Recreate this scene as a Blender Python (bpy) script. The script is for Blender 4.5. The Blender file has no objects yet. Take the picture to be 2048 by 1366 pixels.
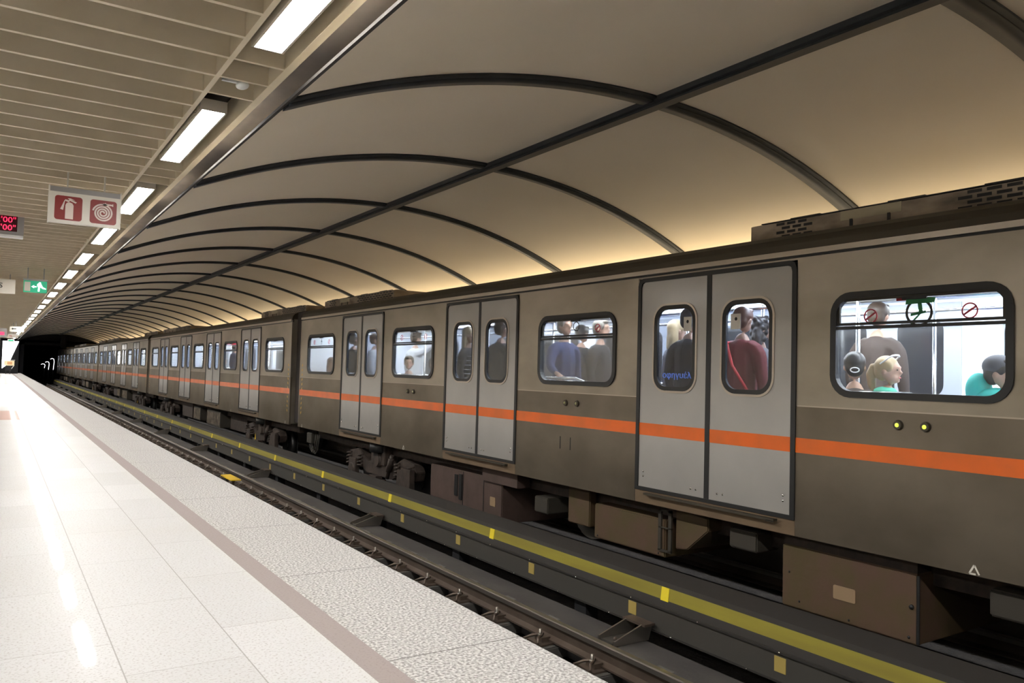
import bpy, bmesh, math, random
from mathutils import Vector, Matrix
random.seed(7)
S = bpy.context.scene
COL = S.collection
PI = math.pi

# ------------------------------------------------------------------ camera
cam_d = bpy.data.cameras.new('camera'); cam = bpy.data.objects.new('camera', cam_d); COL.objects.link(cam)
cam_d.sensor_width = 36; cam_d.lens = 1587.29 / 2048 * 36; cam_d.clip_start = .05; cam_d.clip_end = 400
_y, _p, _r = math.radians(33.0155), math.radians(2.3135), math.radians(1.5364)
_f = Vector((math.sin(_y)*math.cos(_p), math.cos(_y)*math.cos(_p), math.sin(_p)))
_r0 = Vector((math.cos(_y), -math.sin(_y), 0)); _u0 = _r0.cross(_f)
_rt = _r0*math.cos(_r)+_u0*math.sin(_r); _up = -_r0*math.sin(_r)+_u0*math.cos(_r)
cam.matrix_world = Matrix(((_rt.x, _up.x, -_f.x, 0), (_rt.y, _up.y, -_f.y, 0), (_rt.z, _up.z, -_f.z, 1.2), (0, 0, 0, 1)))
S.camera = cam
# ------------------------------------------------------------------ world, exposure
w = bpy.data.worlds.new('world'); S.world = w; w.use_nodes = True
w.node_tree.nodes['Background'].inputs[0].default_value = (.02, .022, .03, 1)
w.node_tree.nodes['Background'].inputs[1].default_value = .05
S.view_settings.view_transform = 'Standard'; S.view_settings.look = 'None'
S.view_settings.gamma = 1; S.view_settings.use_curve_mapping = False
S.view_settings.exposure = 0.7
LAMP = 56.0      # platform lamp faces
BOUNCE = 6.0       # added warm strip standing in for bounced light on the vault
CARL = 30.0       # strip lights inside the cars

# ------------------------------------------------------------------ materials
M = {}
def mat(name, col=(.5, .5, .5), rough=.5, metal=0, noise=None, spec=.5, emit=None, estr=0, coat=0, bump=None, alpha=None, aniso=0):
    m = bpy.data.materials.new(name); m.use_nodes = True; nt = m.node_tree; b = nt.nodes['Principled BSDF']
    b.inputs['Base Color'].default_value = (*col, 1); b.inputs['Roughness'].default_value = rough
    b.inputs['Metallic'].default_value = metal; b.inputs['Specular IOR Level'].default_value = spec
    b.inputs['Coat Weight'].default_value = coat; b.inputs['Coat Roughness'].default_value = .12
    b.inputs['Anisotropic'].default_value = aniso
    if emit: b.inputs['Emission Color'].default_value = (*emit, 1); b.inputs['Emission Strength'].default_value = estr
    tc = nt.nodes.new('ShaderNodeTexCoord')
    if noise:   # (second colour, scale xyz, low, high)
        c2, sc, lo, hi = noise
        mp = nt.nodes.new('ShaderNodeMapping'); mp.inputs['Scale'].default_value = sc
        n = nt.nodes.new('ShaderNodeTexNoise'); n.inputs['Scale'].default_value = 1; n.inputs['Detail'].default_value = 6
        r = nt.nodes.new('ShaderNodeMapRange'); r.inputs[1].default_value = lo; r.inputs[2].default_value = hi
        mx = nt.nodes.new('ShaderNodeMix'); mx.data_type = 'RGBA'
        mx.inputs[6].default_value = (*col, 1); mx.inputs[7].default_value = (*c2, 1)
        L = nt.links.new
        L(tc.outputs['Object'], mp.inputs[0]); L(mp.outputs[0], n.inputs[0]); L(n.outputs[0], r.inputs[0])
        L(r.outputs[0], mx.inputs[0]); L(mx.outputs[2], b.inputs['Base Color'])
    if bump:    # (scale xyz, strength, distance)
        mp = nt.nodes.new('ShaderNodeMapping'); mp.inputs['Scale'].default_value = bump[0]
        n = nt.nodes.new('ShaderNodeTexNoise'); n.inputs['Scale'].default_value = 1; n.inputs['Detail'].default_value = 4
        bp = nt.nodes.new('ShaderNodeBump'); bp.inputs['Strength'].default_value = bump[1]; bp.inputs['Distance'].default_value = bump[2]
        L = nt.links.new
        L(tc.outputs['Object'], mp.inputs[0]); L(mp.outputs[0], n.inputs[0]); L(n.outputs[0], bp.inputs['Height']); L(bp.outputs[0], b.inputs['Normal'])
    M[name] = m; return m

def glass(name, tint=(.9, .93, .95), lo=.05, hi=.7, haze=0.0):
    m = bpy.data.materials.new(name); m.use_nodes = True; nt = m.node_tree; nt.nodes.clear(); N = nt.nodes.new; L = nt.links.new
    o = N('ShaderNodeOutputMaterial'); t = N('ShaderNodeBsdfTransparent'); g = N('ShaderNodeBsdfGlossy'); mx = N('ShaderNodeMixShader')
    t.inputs[0].default_value = (*tint, 1); g.inputs['Roughness'].default_value = .03
    lw = N('ShaderNodeLayerWeight'); lw.inputs[0].default_value = .25
    mr = N('ShaderNodeMapRange'); mr.inputs[3].default_value = lo; mr.inputs[4].default_value = hi
    L(lw.outputs['Fresnel'], mr.inputs[0]); L(mr.outputs[0], mx.inputs[0]); L(t.outputs[0], mx.inputs[1]); L(g.outputs[0], mx.inputs[2]); L(mx.outputs[0], o.inputs[0])
    M[name] = m; return m

mat('slat', (.76, .66, .49), .45, noise=((.70, .60, .43), (3, 3, 3), .35, .65))
mat('plenum', (.05, .04, .03), .8)
mat('vault', (.80, .715, .575), .8, noise=((.71, .63, .49), (.35, .25, .5), .3, .7), bump=((1.2, 1.2, 1.2), .12, .05))
mat('rib', (.028, .032, .037), .5, metal=.2, noise=((.042, .047, .05), (4, 4, 4), .4, .7))
mat('beam', (.34, .32, .33), .7, noise=((.52, .48, .46), (2.5, 1.5, 2.5), .35, .7))
mat('lip', (.035, .03, .026), .9)
mat('tube', (1, 1, 1), .5, emit=(1, .975, .93), estr=LAMP)
mat('lampframe', (.55, .5, .42), .4)
mat('bouncefill', (1, 1, 1), .5, emit=(1, .80, .50), estr=BOUNCE)
mat('carlight', (1, 1, 1), .5, emit=(.93, .97, 1), estr=CARL)
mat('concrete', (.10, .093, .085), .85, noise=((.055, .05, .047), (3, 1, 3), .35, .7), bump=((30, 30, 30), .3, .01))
mat('darkwall', (.012, .013, .017), .8, noise=((.02, .02, .024), (1, 1, 1), .4, .7))
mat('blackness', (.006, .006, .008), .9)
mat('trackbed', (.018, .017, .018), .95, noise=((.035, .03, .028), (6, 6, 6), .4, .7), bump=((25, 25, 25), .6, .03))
mat('wallcream', (.72, .66, .53), .5)
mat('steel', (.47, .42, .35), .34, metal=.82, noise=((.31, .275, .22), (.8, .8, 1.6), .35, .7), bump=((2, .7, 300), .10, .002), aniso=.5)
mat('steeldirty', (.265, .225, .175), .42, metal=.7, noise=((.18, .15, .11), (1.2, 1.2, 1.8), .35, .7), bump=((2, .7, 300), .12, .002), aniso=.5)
mat('trimsteel', (.55, .49, .42), .3, metal=.85)
mat('roofsteel', (.10, .085, .062), .5, metal=.4, noise=((.065, .055, .04), (1, .3, 3), .35, .7))
mat('doorgrey', (.48, .465, .44), .30, metal=.25, noise=((.43, .415, .395), (2, 2, 2), .3, .7), coat=.3)
mat('rubber', (.022, .022, .022), .45)
mat('orange', (.86, .15, .006), .38, coat=.4, noise=((.70, .14, .012), (3, 3, 3), .4, .7))
mat('black', (.012, .012, .013), .5)
mat('chrome', (.75, .75, .73), .2, metal=1)
mat('lampyellow', (.55, .60, .10), .35, emit=(.75, .85, .10), estr=.55)
mat('lampdull', (.42, .40, .20), .35)
mat('boxbrown', (.125, .070, .048), .65, noise=((.10, .075, .03), (4, 4, 4), .3, .7), bump=((12, 12, 12), .3, .01))
mat('boxplum', (.105, .066, .055), .65, noise=((.075, .05, .04), (5, 5, 5), .35, .7), bump=((12, 12, 12), .3, .01))
mat('plate', (.36, .25, .15), .5); mat('lidslot', (.16, .15, .14), .7)
mat('boxgrey', (.050, .043, .033), .7)
mat('bogie', (.085, .062, .050), .6, metal=.2, noise=((.045, .035, .03), (8, 8, 8), .35, .7), bump=((20, 20, 20), .4, .01))
mat('wheel', (.055, .055, .055), .4, metal=.7)
mat('rail', (.15, .115, .092), .5, metal=.5, noise=((.10, .072, .055), (3, 3, 3), .35, .7))
mat('railhead', (.40, .37, .33), .28, metal=.9)
mat('troughgrey', (.085, .078, .073), .75, noise=((.055, .05, .05), (3, 1.5, 3), .35, .7), bump=((18, 18, 18), .3, .01))
mat('covergrey', (.062, .055, .047), .65, noise=((.055, .052, .045), (2, .6, 2), .35, .7))
mat('coverdark', (.028, .024, .020), .8, noise=((.025, .022, .02), (2, .6, 2), .35, .7))
mat('bandyellow', (.36, .31, .045), .45, noise=((.27, .22, .04), (2, .8, 8), .3, .7))
mat('markyellow', (.92, .75, .05), .35, emit=(.9, .7, .05), estr=.03)
mat('markdull', (.45, .34, .10), .45)
mat('signwhite', (.80, .76, .68), .45)
mat('signgrey', (.35, .34, .33), .4)
mat('signred', (.27, .012, .010), .45)
mat('signpink', (.86, .72, .66), .5)
mat('ledred', (.9, .02, .05), .5, emit=(1, .03, .10), estr=1.3)
mat('ledback', (.06, .002, .006), .3)
mat('exitgreen', (.02, .42, .22), .5, emit=(.01, .55, .27), estr=.2)
mat('exitwhite', (.85, .95, .95), .5, emit=(.75, 1, 1), estr=.95)
mat('whitelit', (1, 1, 1), .5, emit=(1, .99, .96), estr=5.0)
mat('boardcream', (.88, .72, .48), .5, emit=(1, .75, .45), estr=.25)
mat('boardorange', (.85, .48, .22), .5)
mat('white', (.82, .82, .80), .4)
mat('inwhite', (.80, .83, .87), .35, emit=(.8, .86, 1), estr=0.0)
mat('infloor', (.16, .17, .2), .5)
mat('ingrey', (.30, .32, .36), .3)
mat('indark', (.02, .022, .028), .1)
mat('seatblue', (.05, .10, .45), .6)
mat('seatdark', (.03, .04, .08), .6)
mat('sensor', (.78, .80, .76), .35)
mat('yellowpaint', (.90, .58, .03), .4)
mat('hazardyellow', (.75, .48, .08), .45); mat('ductrust', (.20, .10, .05), .7)
mat('skin', (.42, .25, .18), .5); mat('hairbrown', (.045, .026, .015), .55); mat('hairdark', (.022, .018, .018), .45)
mat('hairblond', (.34, .25, .14), .5); mat('hairgrey', (.16, .14, .12), .5); mat('hairauburn', (.085, .03, .016), .5)
mat('clothblack', (.018, .018, .024), .8); mat('clothnavy', (.03, .045, .13), .8); mat('clothred', (.15, .012, .018), .75)
mat('clothwhite', (.50, .51, .54), .8); mat('clothbrown', (.06, .042, .036), .8); mat('clothteal', (.02, .40, .35), .75)
mat('clothgreen', (.08, .45, .30), .8); mat('clothgrey', (.10, .10, .115), .8); mat('clothblue', (.10, .16, .34), .8)
mat('strapred', (.80, .06, .07), .5); mat('clothorange', (.85, .35, .05), .7); mat('eye', (.03, .02, .02), .2)
mat('stickerred', (.50, .03, .05), .5); mat('stickergreen', (.02, .22, .07), .5); mat('bluereflection', (.12, .25, .75), .4, emit=(.1, .25, .8), estr=.4)
glass('glass'); glass('glassdoor', (.62, .66, .72), .06, .7); glass('glassdark', (.30, .32, .36), .08, .7)

def floor_mat():
    m = bpy.data.materials.new('terrazzo'); m.use_nodes = True; nt = m.node_tree; N = nt.nodes.new; L = nt.links.new
    b = nt.nodes['Principled BSDF']; tc = N('ShaderNodeTexCoord'); sp = N('ShaderNodeSeparateXYZ'); L(tc.outputs['Object'], sp.inputs[0])
    def math_(op, a, c=None, clamp=False):
        n = N('ShaderNodeMath'); n.operation = op; n.use_clamp = clamp
        for i, v in enumerate((a, c)):
            if v is None: continue
            if isinstance(v, (int, float)): n.inputs[i].default_value = v
            else: L(v, n.inputs[i])
        return n.outputs[0]
    def mix(f, a, c):
        n = N('ShaderNodeMix'); n.data_type = 'RGBA'
        if isinstance(f, float): n.inputs[0].default_value = f
        else: L(f, n.inputs[0])
        for i, v in ((6, a), (7, c)):
            if isinstance(v, tuple): n.inputs[i].default_value = (*v, 1)
            else: L(v, n.inputs[i])
        return n.outputs[2]
    X, Y = sp.outputs[0], sp.outputs[1]
    tw = .455; u = math_('DIVIDE', math_('ADD', X, 20*tw-.015), tw); col = math_('FLOOR', u); fu = math_('FRACT', u)
    off = math_('MULTIPLY', math_('MODULO', col, 2), .42)
    v = math_('ADD', math_('DIVIDE', math_('ADD', Y, 40.3), .98), off); fv = math_('FRACT', v)
    def line(f, width): # 1 near a cell border
        d = math_('SUBTRACT', .5, math_('ABSOLUTE', math_('SUBTRACT', f, .5)))
        return math_('LESS_THAN', d, width)
    j = math_('MAXIMUM', line(fu, .006), math_('MULTIPLY', line(fv, .0025), .8))
    wn = N('ShaderNodeTexWhiteNoise'); wn.noise_dimensions = '2D'; cb = N('ShaderNodeCombineXYZ'); L(col, cb.inputs[0]); L(math_('FLOOR', v), cb.inputs[1]); L(cb.outputs[0], wn.inputs[0])
    n1 = N('ShaderNodeTexNoise'); n1.inputs['Scale'].default_value = 85; n1.inputs['Detail'].default_value = 3; L(tc.outputs['Object'], n1.inputs[0])
    sp1 = N('ShaderNodeMapRange'); sp1.inputs[1].default_value = .53; sp1.inputs[2].default_value = .68; L(n1.outputs[0], sp1.inputs[0])
    n2 = N('ShaderNodeTexNoise'); n2.inputs['Scale'].default_value = .9; n2.inputs['Detail'].default_value = 3; L(tc.outputs['Object'], n2.inputs[0])
    base = mix(wn.outputs[0], (.60, .588, .585), (.55, .54, .535))
    base = mix(math_('MULTIPLY', sp1.outputs[0], .75), base, (.36, .33, .31))
    st = N('ShaderNodeMapRange'); st.inputs[1].default_value = .5; st.inputs[2].default_value = .75; L(n2.outputs[0], st.inputs[0])
    base = mix(math_('MULTIPLY', st.outputs[0], .3), base, (.52, .49, .45))
    base = mix(math_('MULTIPLY', j, .75), base, (.28, .26, .24))
    # edge stones
    n3 = N('ShaderNodeTexNoise'); n3.inputs['Scale'].default_value = 75; n3.inputs['Detail'].default_value = 5; L(tc.outputs['Object'], n3.inputs[0])
    g3 = N('ShaderNodeMapRange'); g3.inputs[1].default_value = .38; g3.inputs[2].default_value = .62; L(n3.outputs[0], g3.inputs[0])
    edge = mix(g3.outputs[0], (.25, .235, .225), (.60, .58, .56))
    fe = math_('FRACT', math_('DIVIDE', math_('ADD', Y, 40.45), 1.5))
    edge = mix(math_('MULTIPLY', line(fe, .003), .8), edge, (.14, .13, .12))
    isedge = math_('GREATER_THAN', X, 1.415); isstripe = math_('MULTIPLY', math_('GREATER_THAN', X, 1.29), math_('LESS_THAN', X, 1.4151))
    c = mix(isedge, base, edge)
    strp = mix(math_('MULTIPLY', sp1.outputs[0], .5), (.32, .27, .258), (.24, .205, .195))
    c = mix(isstripe, c, strp)
    # one reddish inlay further up the platform
    inl = math_('MULTIPLY', math_('MULTIPLY', math_('LESS_THAN', X, .47), math_('GREATER_THAN', Y, 18.9)), math_('LESS_THAN', Y, 22.3))
    c = mix(math_('MULTIPLY', inl, .8), c, (.42, .20, .14))
    for y0 in (30., 47., 64.):
        band = math_('MULTIPLY', math_('MULTIPLY', math_('LESS_THAN', X, 1.29), math_('GREATER_THAN', Y, y0)), math_('LESS_THAN', Y, y0+1.9))
        c = mix(math_('MULTIPLY', band, .35), c, (.40, .36, .33))
    L(c, b.inputs['Base Color'])
    r = math_('ADD', math_('MULTIPLY', math_('MAXIMUM', isedge, isstripe), .30), math_('ADD', .36, math_('MULTIPLY', n2.outputs[0], .08)))
    L(r, b.inputs['Roughness']); b.inputs['Specular IOR Level'].default_value = .04; b.inputs['Coat Weight'].default_value = .10; b.inputs['Coat Roughness'].default_value = .05
    bp = N('ShaderNodeBump'); bp.inputs['Strength'].default_value = .02; bp.inputs['Distance'].default_value = .002
    n4 = N('ShaderNodeTexNoise'); n4.inputs['Scale'].default_value = 14; L(tc.outputs['Object'], n4.inputs[0]); L(n4.outputs[0], bp.inputs['Height']); L(bp.outputs[0], b.inputs['Normal'])
    M['terrazzo'] = m
floor_mat()

# ------------------------------------------------------------------ mesh helpers
class MB:
    def __init__(s): s.v = []; s.f = []; s.sm = []
    def add(s, vs, fs, smooth=False):
        o = len(s.v); s.v += [tuple(v) for v in vs]; s.f += [tuple(i+o for i in f) for f in fs]; s.sm += [smooth]*len(fs); return s
    def box(s, a, b):
        x0, y0, z0 = (min(a[i], b[i]) for i in range(3)); x1, y1, z1 = (max(a[i], b[i]) for i in range(3))
        v = [(x0,y0,z0),(x1,y0,z0),(x1,y1,z0),(x0,y1,z0),(x0,y0,z1),(x1,y0,z1),(x1,y1,z1),(x0,y1,z1)]
        return s.add(v, [(0,3,2,1),(4,5,6,7),(0,1,5,4),(1,2,6,5),(2,3,7,6),(3,0,4,7)])
    def extrude_y(s, prof, y0, y1, closed=True, smooth=False):   # prof of (x, z)
        n = len(prof); v = [(x, y0, z) for x, z in prof]+[(x, y1, z) for x, z in prof]
        fs = [(i, (i+1) % n, (i+1) % n+n, i+n) for i in range(n if closed else n-1)]
        if closed: fs += [tuple(range(n-1, -1, -1)), tuple(range(n, 2*n))]
        return s.add(v, fs, smooth)
    def extrude_x(s, prof, x0, x1, smooth=False):                # prof of (y, z)
        n = len(prof); v = [(x0, y, z) for y, z in prof]+[(x1, y, z) for y, z in prof]
        fs = [(i, (i+1) % n, (i+1) % n+n, i+n) for i in range(n)]+[tuple(range(n-1, -1, -1)), tuple(range(n, 2*n))]
        return s.add(v, fs, smooth)
    def tube(s, pts, r, n=10, cap=True):
        pts = [Vector(p) for p in pts]; rs = r if isinstance(r, (list, tuple)) else [r]*len(pts); o = len(s.v); ref = None
        for i, p in enumerate(pts):
            d = (pts[min(i+1, len(pts)-1)]-pts[max(i-1, 0)]).normalized()
            if ref is None: ref = Vector((0, 0, 1)) if abs(d.z) < .9 else Vector((1, 0, 0))
            a = d.cross(ref).normalized(); b = a.cross(d).normalized(); ref = b
            for k in range(n):
                t = 2*PI*k/n; s.v.append(tuple(p+(a*math.cos(t)+b*math.sin(t))*rs[i]))
        for i in range(len(pts)-1):
            for k in range(n):
                s.f.append((o+i*n+k, o+i*n+(k+1) % n, o+(i+1)*n+(k+1) % n, o+(i+1)*n+k)); s.sm.append(True)
        if cap:
            s.f += [tuple(o+k for k in range(n-1, -1, -1)), tuple(o+(len(pts)-1)*n+k for k in range(n))]; s.sm += [False, False]
        return s
    def ball(s, c, r, n=12, m=8):
        r = r if isinstance(r, (list, tuple)) else (r, r, r); o = len(s.v)
        for i in range(m+1):
            t = PI*i/m
            for k in range(n):
                p = 2*PI*k/n; s.v.append((c[0]+r[0]*math.sin(t)*math.cos(p), c[1]+r[1]*math.sin(t)*math.sin(p), c[2]+r[2]*math.cos(t)))
        for i in range(m):
            for k in range(n): s.f.append((o+i*n+k, o+(i+1)*n+k, o+(i+1)*n+(k+1) % n, o+i*n+(k+1) % n)); s.sm.append(True)
        return s
def mesh_of(name, mb, m, org=(0, 0, 0), bevel=0):
    me = bpy.data.meshes.new(name)
    me.from_pydata([(v[0]-org[0], v[1]-org[1], v[2]-org[2]) for v in mb.v], [], mb.f)
    me.polygons.foreach_set('use_smooth', mb.sm); me.materials.append(M[m]); me.update()
    bm = bmesh.new(); bm.from_mesh(me); bmesh.ops.remove_doubles(bm, verts=bm.verts, dist=1e-6)
    bmesh.ops.recalc_face_normals(bm, faces=bm.faces)
    if bevel: bmesh.ops.bevel(bm, geom=[e for e in bm.edges if e.calc_face_angle(0) > .5], offset=bevel, segments=2, affect='EDGES', clamp_overlap=True)
    bm.to_mesh(me); bm.free(); return me
ORG = Vector((0, 0, 0))
def obj(name, mb, m, parent=None, bevel=0, label=None):
    me = mb if isinstance(mb, bpy.types.Mesh) else mesh_of(name, mb, m, ORG, bevel)
    o = bpy.data.objects.new(name, me); COL.objects.link(o)
    if parent: o.parent = parent
    else: o.location = ORG
    if label: o['label'] = label
    return o
def thing(name, label, cat, loc, group=None):
    global ORG
    o = bpy.data.objects.new(name, None); COL.objects.link(o); o.location = loc; o.empty_display_size = .1
    o['label'] = label; o['category'] = cat
    if group: o['group'] = group
    ORG = Vector(loc); return o
def tag(o, label, cat, group=None, kind=None):
    o['label'] = label; o['category'] = cat
    if group: o['group'] = group
    if kind: o['kind'] = kind
    return o
def at0():
    global ORG; ORG = Vector((0, 0, 0))
def struct(name, mb, m, label=None, bevel=0):
    at0(); o = obj(name, mb, m, None, bevel); o['kind'] = 'structure'
    if label: o['label'] = label
    return o
def kids(o): return [c for c in bpy.data.objects if c.parent == o]
def copy_tree(o, parent=None, table=None):
    if table is None:
        table = {}
        for c in bpy.data.objects:
            if c.parent: table.setdefault(c.parent.name, []).append(c)
    c = o.copy(); COL.objects.link(c)
    if parent: c.parent = parent
    for ch in table.get(o.name, []): copy_tree(ch, c, table)
    return c
ORD = ['nearest', 'second nearest', 'third nearest', 'fourth nearest', 'fifth nearest', 'sixth nearest', 'seventh nearest', 'eighth nearest', 'ninth nearest', 'tenth nearest',
       'eleventh nearest', 'twelfth nearest', 'thirteenth nearest', 'fourteenth nearest', 'fifteenth nearest', 'sixteenth nearest', 'seventeenth nearest', 'eighteenth nearest',
       'nineteenth nearest', 'twentieth nearest', 'twenty-first nearest', 'twenty-second nearest', 'twenty-third nearest', 'twenty-fourth nearest', 'twenty-fifth nearest',
       'twenty-sixth nearest', 'twenty-seventh nearest', 'twenty-eighth nearest', 'twenty-ninth nearest', 'thirtieth nearest']
def rrect(cy, cz, w_, h_, r, n=7, r2=None):     # rounded rectangle as (y, z) points
    pts = []
    for sx, sz, a0 in ((1, 1, 0), (-1, 1, PI/2), (-1, -1, PI), (1, -1, 3*PI/2)):
        for k in range(n):
            a = a0+PI/2*k/(n-1); pts.append((cy+sx*(w_/2-r)+r*math.cos(a), cz+sz*(h_/2-r)+r*math.sin(a)))
    return pts
def plate(outer, holes, x, t, mb=None):
    """plate in the Y-Z plane with holes, from x to x+t"""
    mb = mb or MB(); bm = bmesh.new(); edges = []
    for loop in [outer]+holes:
        vs = [bm.verts.new((0, p[0], p[1])) for p in loop]
        edges += [bm.edges.new((vs[i], vs[(i+1) % len(vs)])) for i in range(len(vs))]
    bmesh.ops.triangle_fill(bm, use_beauty=True, use_dissolve=False, edges=edges)
    bm.verts.index_update(); vs = [(v.co.y, v.co.z) for v in bm.verts]; fs = [tuple(v.index for v in f.verts) for f in bm.faces]; bm.free()
    n = len(vs); mb.add([(x, y, z) for y, z in vs]+[(x+t, y, z) for y, z in vs], fs+[tuple(i+n for i in reversed(f)) for f in fs])
    for loop in [outer]+holes:
        k = len(loop); mb.add([(x, *p) for p in loop]+[(x+t, *p) for p in loop], [(i, (i+1) % k, (i+1) % k+k, i+k) for i in range(k)])
    return mb
def ring(outer, inner, x, t, mb=None):
    mb = mb or MB(); n = len(outer)
    v = [(x, *p) for p in outer]+[(x, *p) for p in inner]+[(x+t, *p) for p in outer]+[(x+t, *p) for p in inner]; fs = []
    for i in range(n):
        j = (i+1) % n; fs += [(i, j, n+j, n+i), (2*n+i, 3*n+i, 3*n+j, 2*n+j), (i, 2*n+i, 2*n+j, j), (n+i, n+j, 3*n+j, 3*n+i)]
    return mb.add(v, fs)
def text_mesh(body, size, extr=.002, align='CENTER', track=1):
    c = bpy.data.curves.new('lettering', 'FONT'); c.body = body; c.size = size; c.extrude = extr; c.align_x = align; c.resolution_u = 3
    t = bpy.data.objects.new('lettering', c); COL.objects.link(t); bpy.context.view_layer.update()
    me = bpy.data.meshes.new_from_object(t.evaluated_get(bpy.context.evaluated_depsgraph_get())); bpy.data.objects.remove(t); bpy.data.curves.remove(c); return me
def text(body, size, loc, rot, m, parent, name='lettering', mirror=False, sx=1):
    me = text_mesh(body, size); me.transform(Matrix.Translation(Vector(loc)-ORG) @ rot.to_4x4() @ Matrix.Diagonal((-sx if mirror else sx, 1, 1, 1)))
    me.materials.clear(); me.materials.append(M[m]); return obj(name, me, m, parent)
RX = Matrix.Rotation(PI/2, 3, 'X')                       # faces -Y
RW = Matrix.Rotation(-PI/2, 3, 'Z') @ RX                 # faces -X

END = 90.0; EDGE = 2.09
# ------------------------------------------------------------------ the station shell
prof = [(-7, 0), (EDGE-.03, 0)]+[(EDGE-.03+.03*math.sin(a), -.03+.03*math.cos(a)) for a in (PI/6, PI/3, PI/2)]+[(EDGE, -.12), (-7, -.12)]
struct('floor', MB().extrude_y(prof, -8, 88), 'terrazzo', 'polished pale speckled stone platform with brown line and grey granite edge')
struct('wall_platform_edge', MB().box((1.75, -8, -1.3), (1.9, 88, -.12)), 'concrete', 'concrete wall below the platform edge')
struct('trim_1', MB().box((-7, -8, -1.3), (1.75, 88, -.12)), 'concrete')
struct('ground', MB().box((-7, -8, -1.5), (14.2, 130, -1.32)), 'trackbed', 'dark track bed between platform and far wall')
# slatted ceiling
c = MB(); p = .385; y = 4.905-.385*30
while y < 88:
    c.box((-7, y-.017, 3.2), (1.185, y+.017, 3.42)); y += p
c.box((1.185, -8, 3.2), (1.22, 88, 3.42)); c.box((1.545, -8, 3.2), (1.60, 88, 3.42))
lamps = []; k = -3
while 3.18+3.36*k < 84: lamps.append(3.15+3.36*k); k += 1
LL = 1.87
y = 4.905-.385*30
while y < 88:
    if not any(a-.12 < y < a+LL+.12 for a in lamps): c.box((1.22, y-.014, 3.203), (1.545, y+.014, 3.38))
    y += p
struct('ceiling', c, 'slat', 'cream slatted ceiling over the platform')
struct('ceiling_void', MB().box((-7, -8, 3.45), (1.6, 88, 3.5)), 'plenum')
# edge beam and vault
struct('trim_2', MB().extrude_y([(1.60, 3.44), (1.60, 3.60), (2.6, 3.60), (2.6, 3.56), (2.15, 3.40)], -8, 88), 'beam', 'dark concrete edge beam between slatted ceiling and vault')
struct('trim_3', MB().extrude_y([(1.648, 3.075), (1.668, 3.072), (1.672, 3.092), (1.650, 3.100)], -8, 88), 'lip')
def circ(p1, p2, p3):
    ax, ay, bx, by, cx, cy = *p1, *p2, *p3; d = 2*(ax*(by-cy)+bx*(cy-ay)+cx*(ay-by))
    ux = ((ax*ax+ay*ay)*(by-cy)+(bx*bx+by*by)*(cy-ay)+(cx*cx+cy*cy)*(ay-by))/d
    uy = ((ax*ax+ay*ay)*(cx-bx)+(bx*bx+by*by)*(ax-cx)+(cx*cx+cy*cy)*(bx-ax))/d
    return ux, uy, math.hypot(ax-ux, ay-uy)
VX, VZ, VR = circ((1.67, 3.10), (4.85, 3.855), (8.40, 3.20))
def vz(x, d=0): return VZ+math.sqrt((VR-d)**2-(x-VX)**2)
xs = [1.66+i*(8.86-1.66)/40 for i in range(41)]
v = MB(); n = len(xs)
v.add([(x, -8, vz(x)) for x in xs]+[(x, END, vz(x)) for x in xs], [(i, i+1, n+i+1, n+i) for i in range(n-1)], True)
v.add([(x, -8, vz(x)+.012) for x in xs]+[(x, END, vz(x)+.012) for x in xs], [(i, i+1, n+i+1, n+i) for i in range(n-1)], True)
struct('ceiling_vault', v, 'vault', 'beige vaulted roof over both tracks')
def rib_mesh(w0):
    m_ = MB(); n = len(xs)
    for a, b, d0, d1 in ((-w0, w0, .0, .028), (-w0*.62, w0*.62, .02, .045)):
        P_ = [(x, yy, vz(x, d)) for d in (d0, d1) for yy in (a, b) for x in xs]
        m_.add(P_, [(i, i+1, n+i+1, n+i) for i in range(n-1)]+[(2*n+i, 3*n+i, 3*n+i+1, 2*n+i+1) for i in range(n-1)]
               + [(i, 2*n+i, 2*n+i+1, i+1) for i in range(n-1)]+[(n+i, n+i+1, 3*n+i+1, 3*n+i) for i in range(n-1)], True)
    return m_
rm = mesh_of('vault_rib', rib_mesh(.115), 'rib'); k = 0
for i in range(0, 29):
    yy = 2.52+3.08*i if i else 2.82
    if yy > END-.5: break
    o = bpy.data.objects.new('vault_rib', rm); COL.objects.link(o); o.location = (0, yy, 0)
    tag(o, 'dark curved steel rib across the beige vault, %s of the ribs' % ORD[i], 'roof rib', 'steel ribs across the vault')
SX = 5.22
sp = MB(); sp.extrude_y([(SX-.10, vz(SX)-.0), (SX+.10, vz(SX)-.0), (SX+.10, vz(SX)-.05), (SX-.10, vz(SX)-.05)], -8, END)
sp.extrude_y([(SX-.05, vz(SX)-.05), (SX+.05, vz(SX)-.05), (SX+.05, vz(SX)-.07), (SX-.05, vz(SX)-.07)], -8, END)
at0(); tag(obj('spine_beam', sp, 'rib'), 'long dark spine beam running along the vault above the tracks', 'beam')
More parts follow.
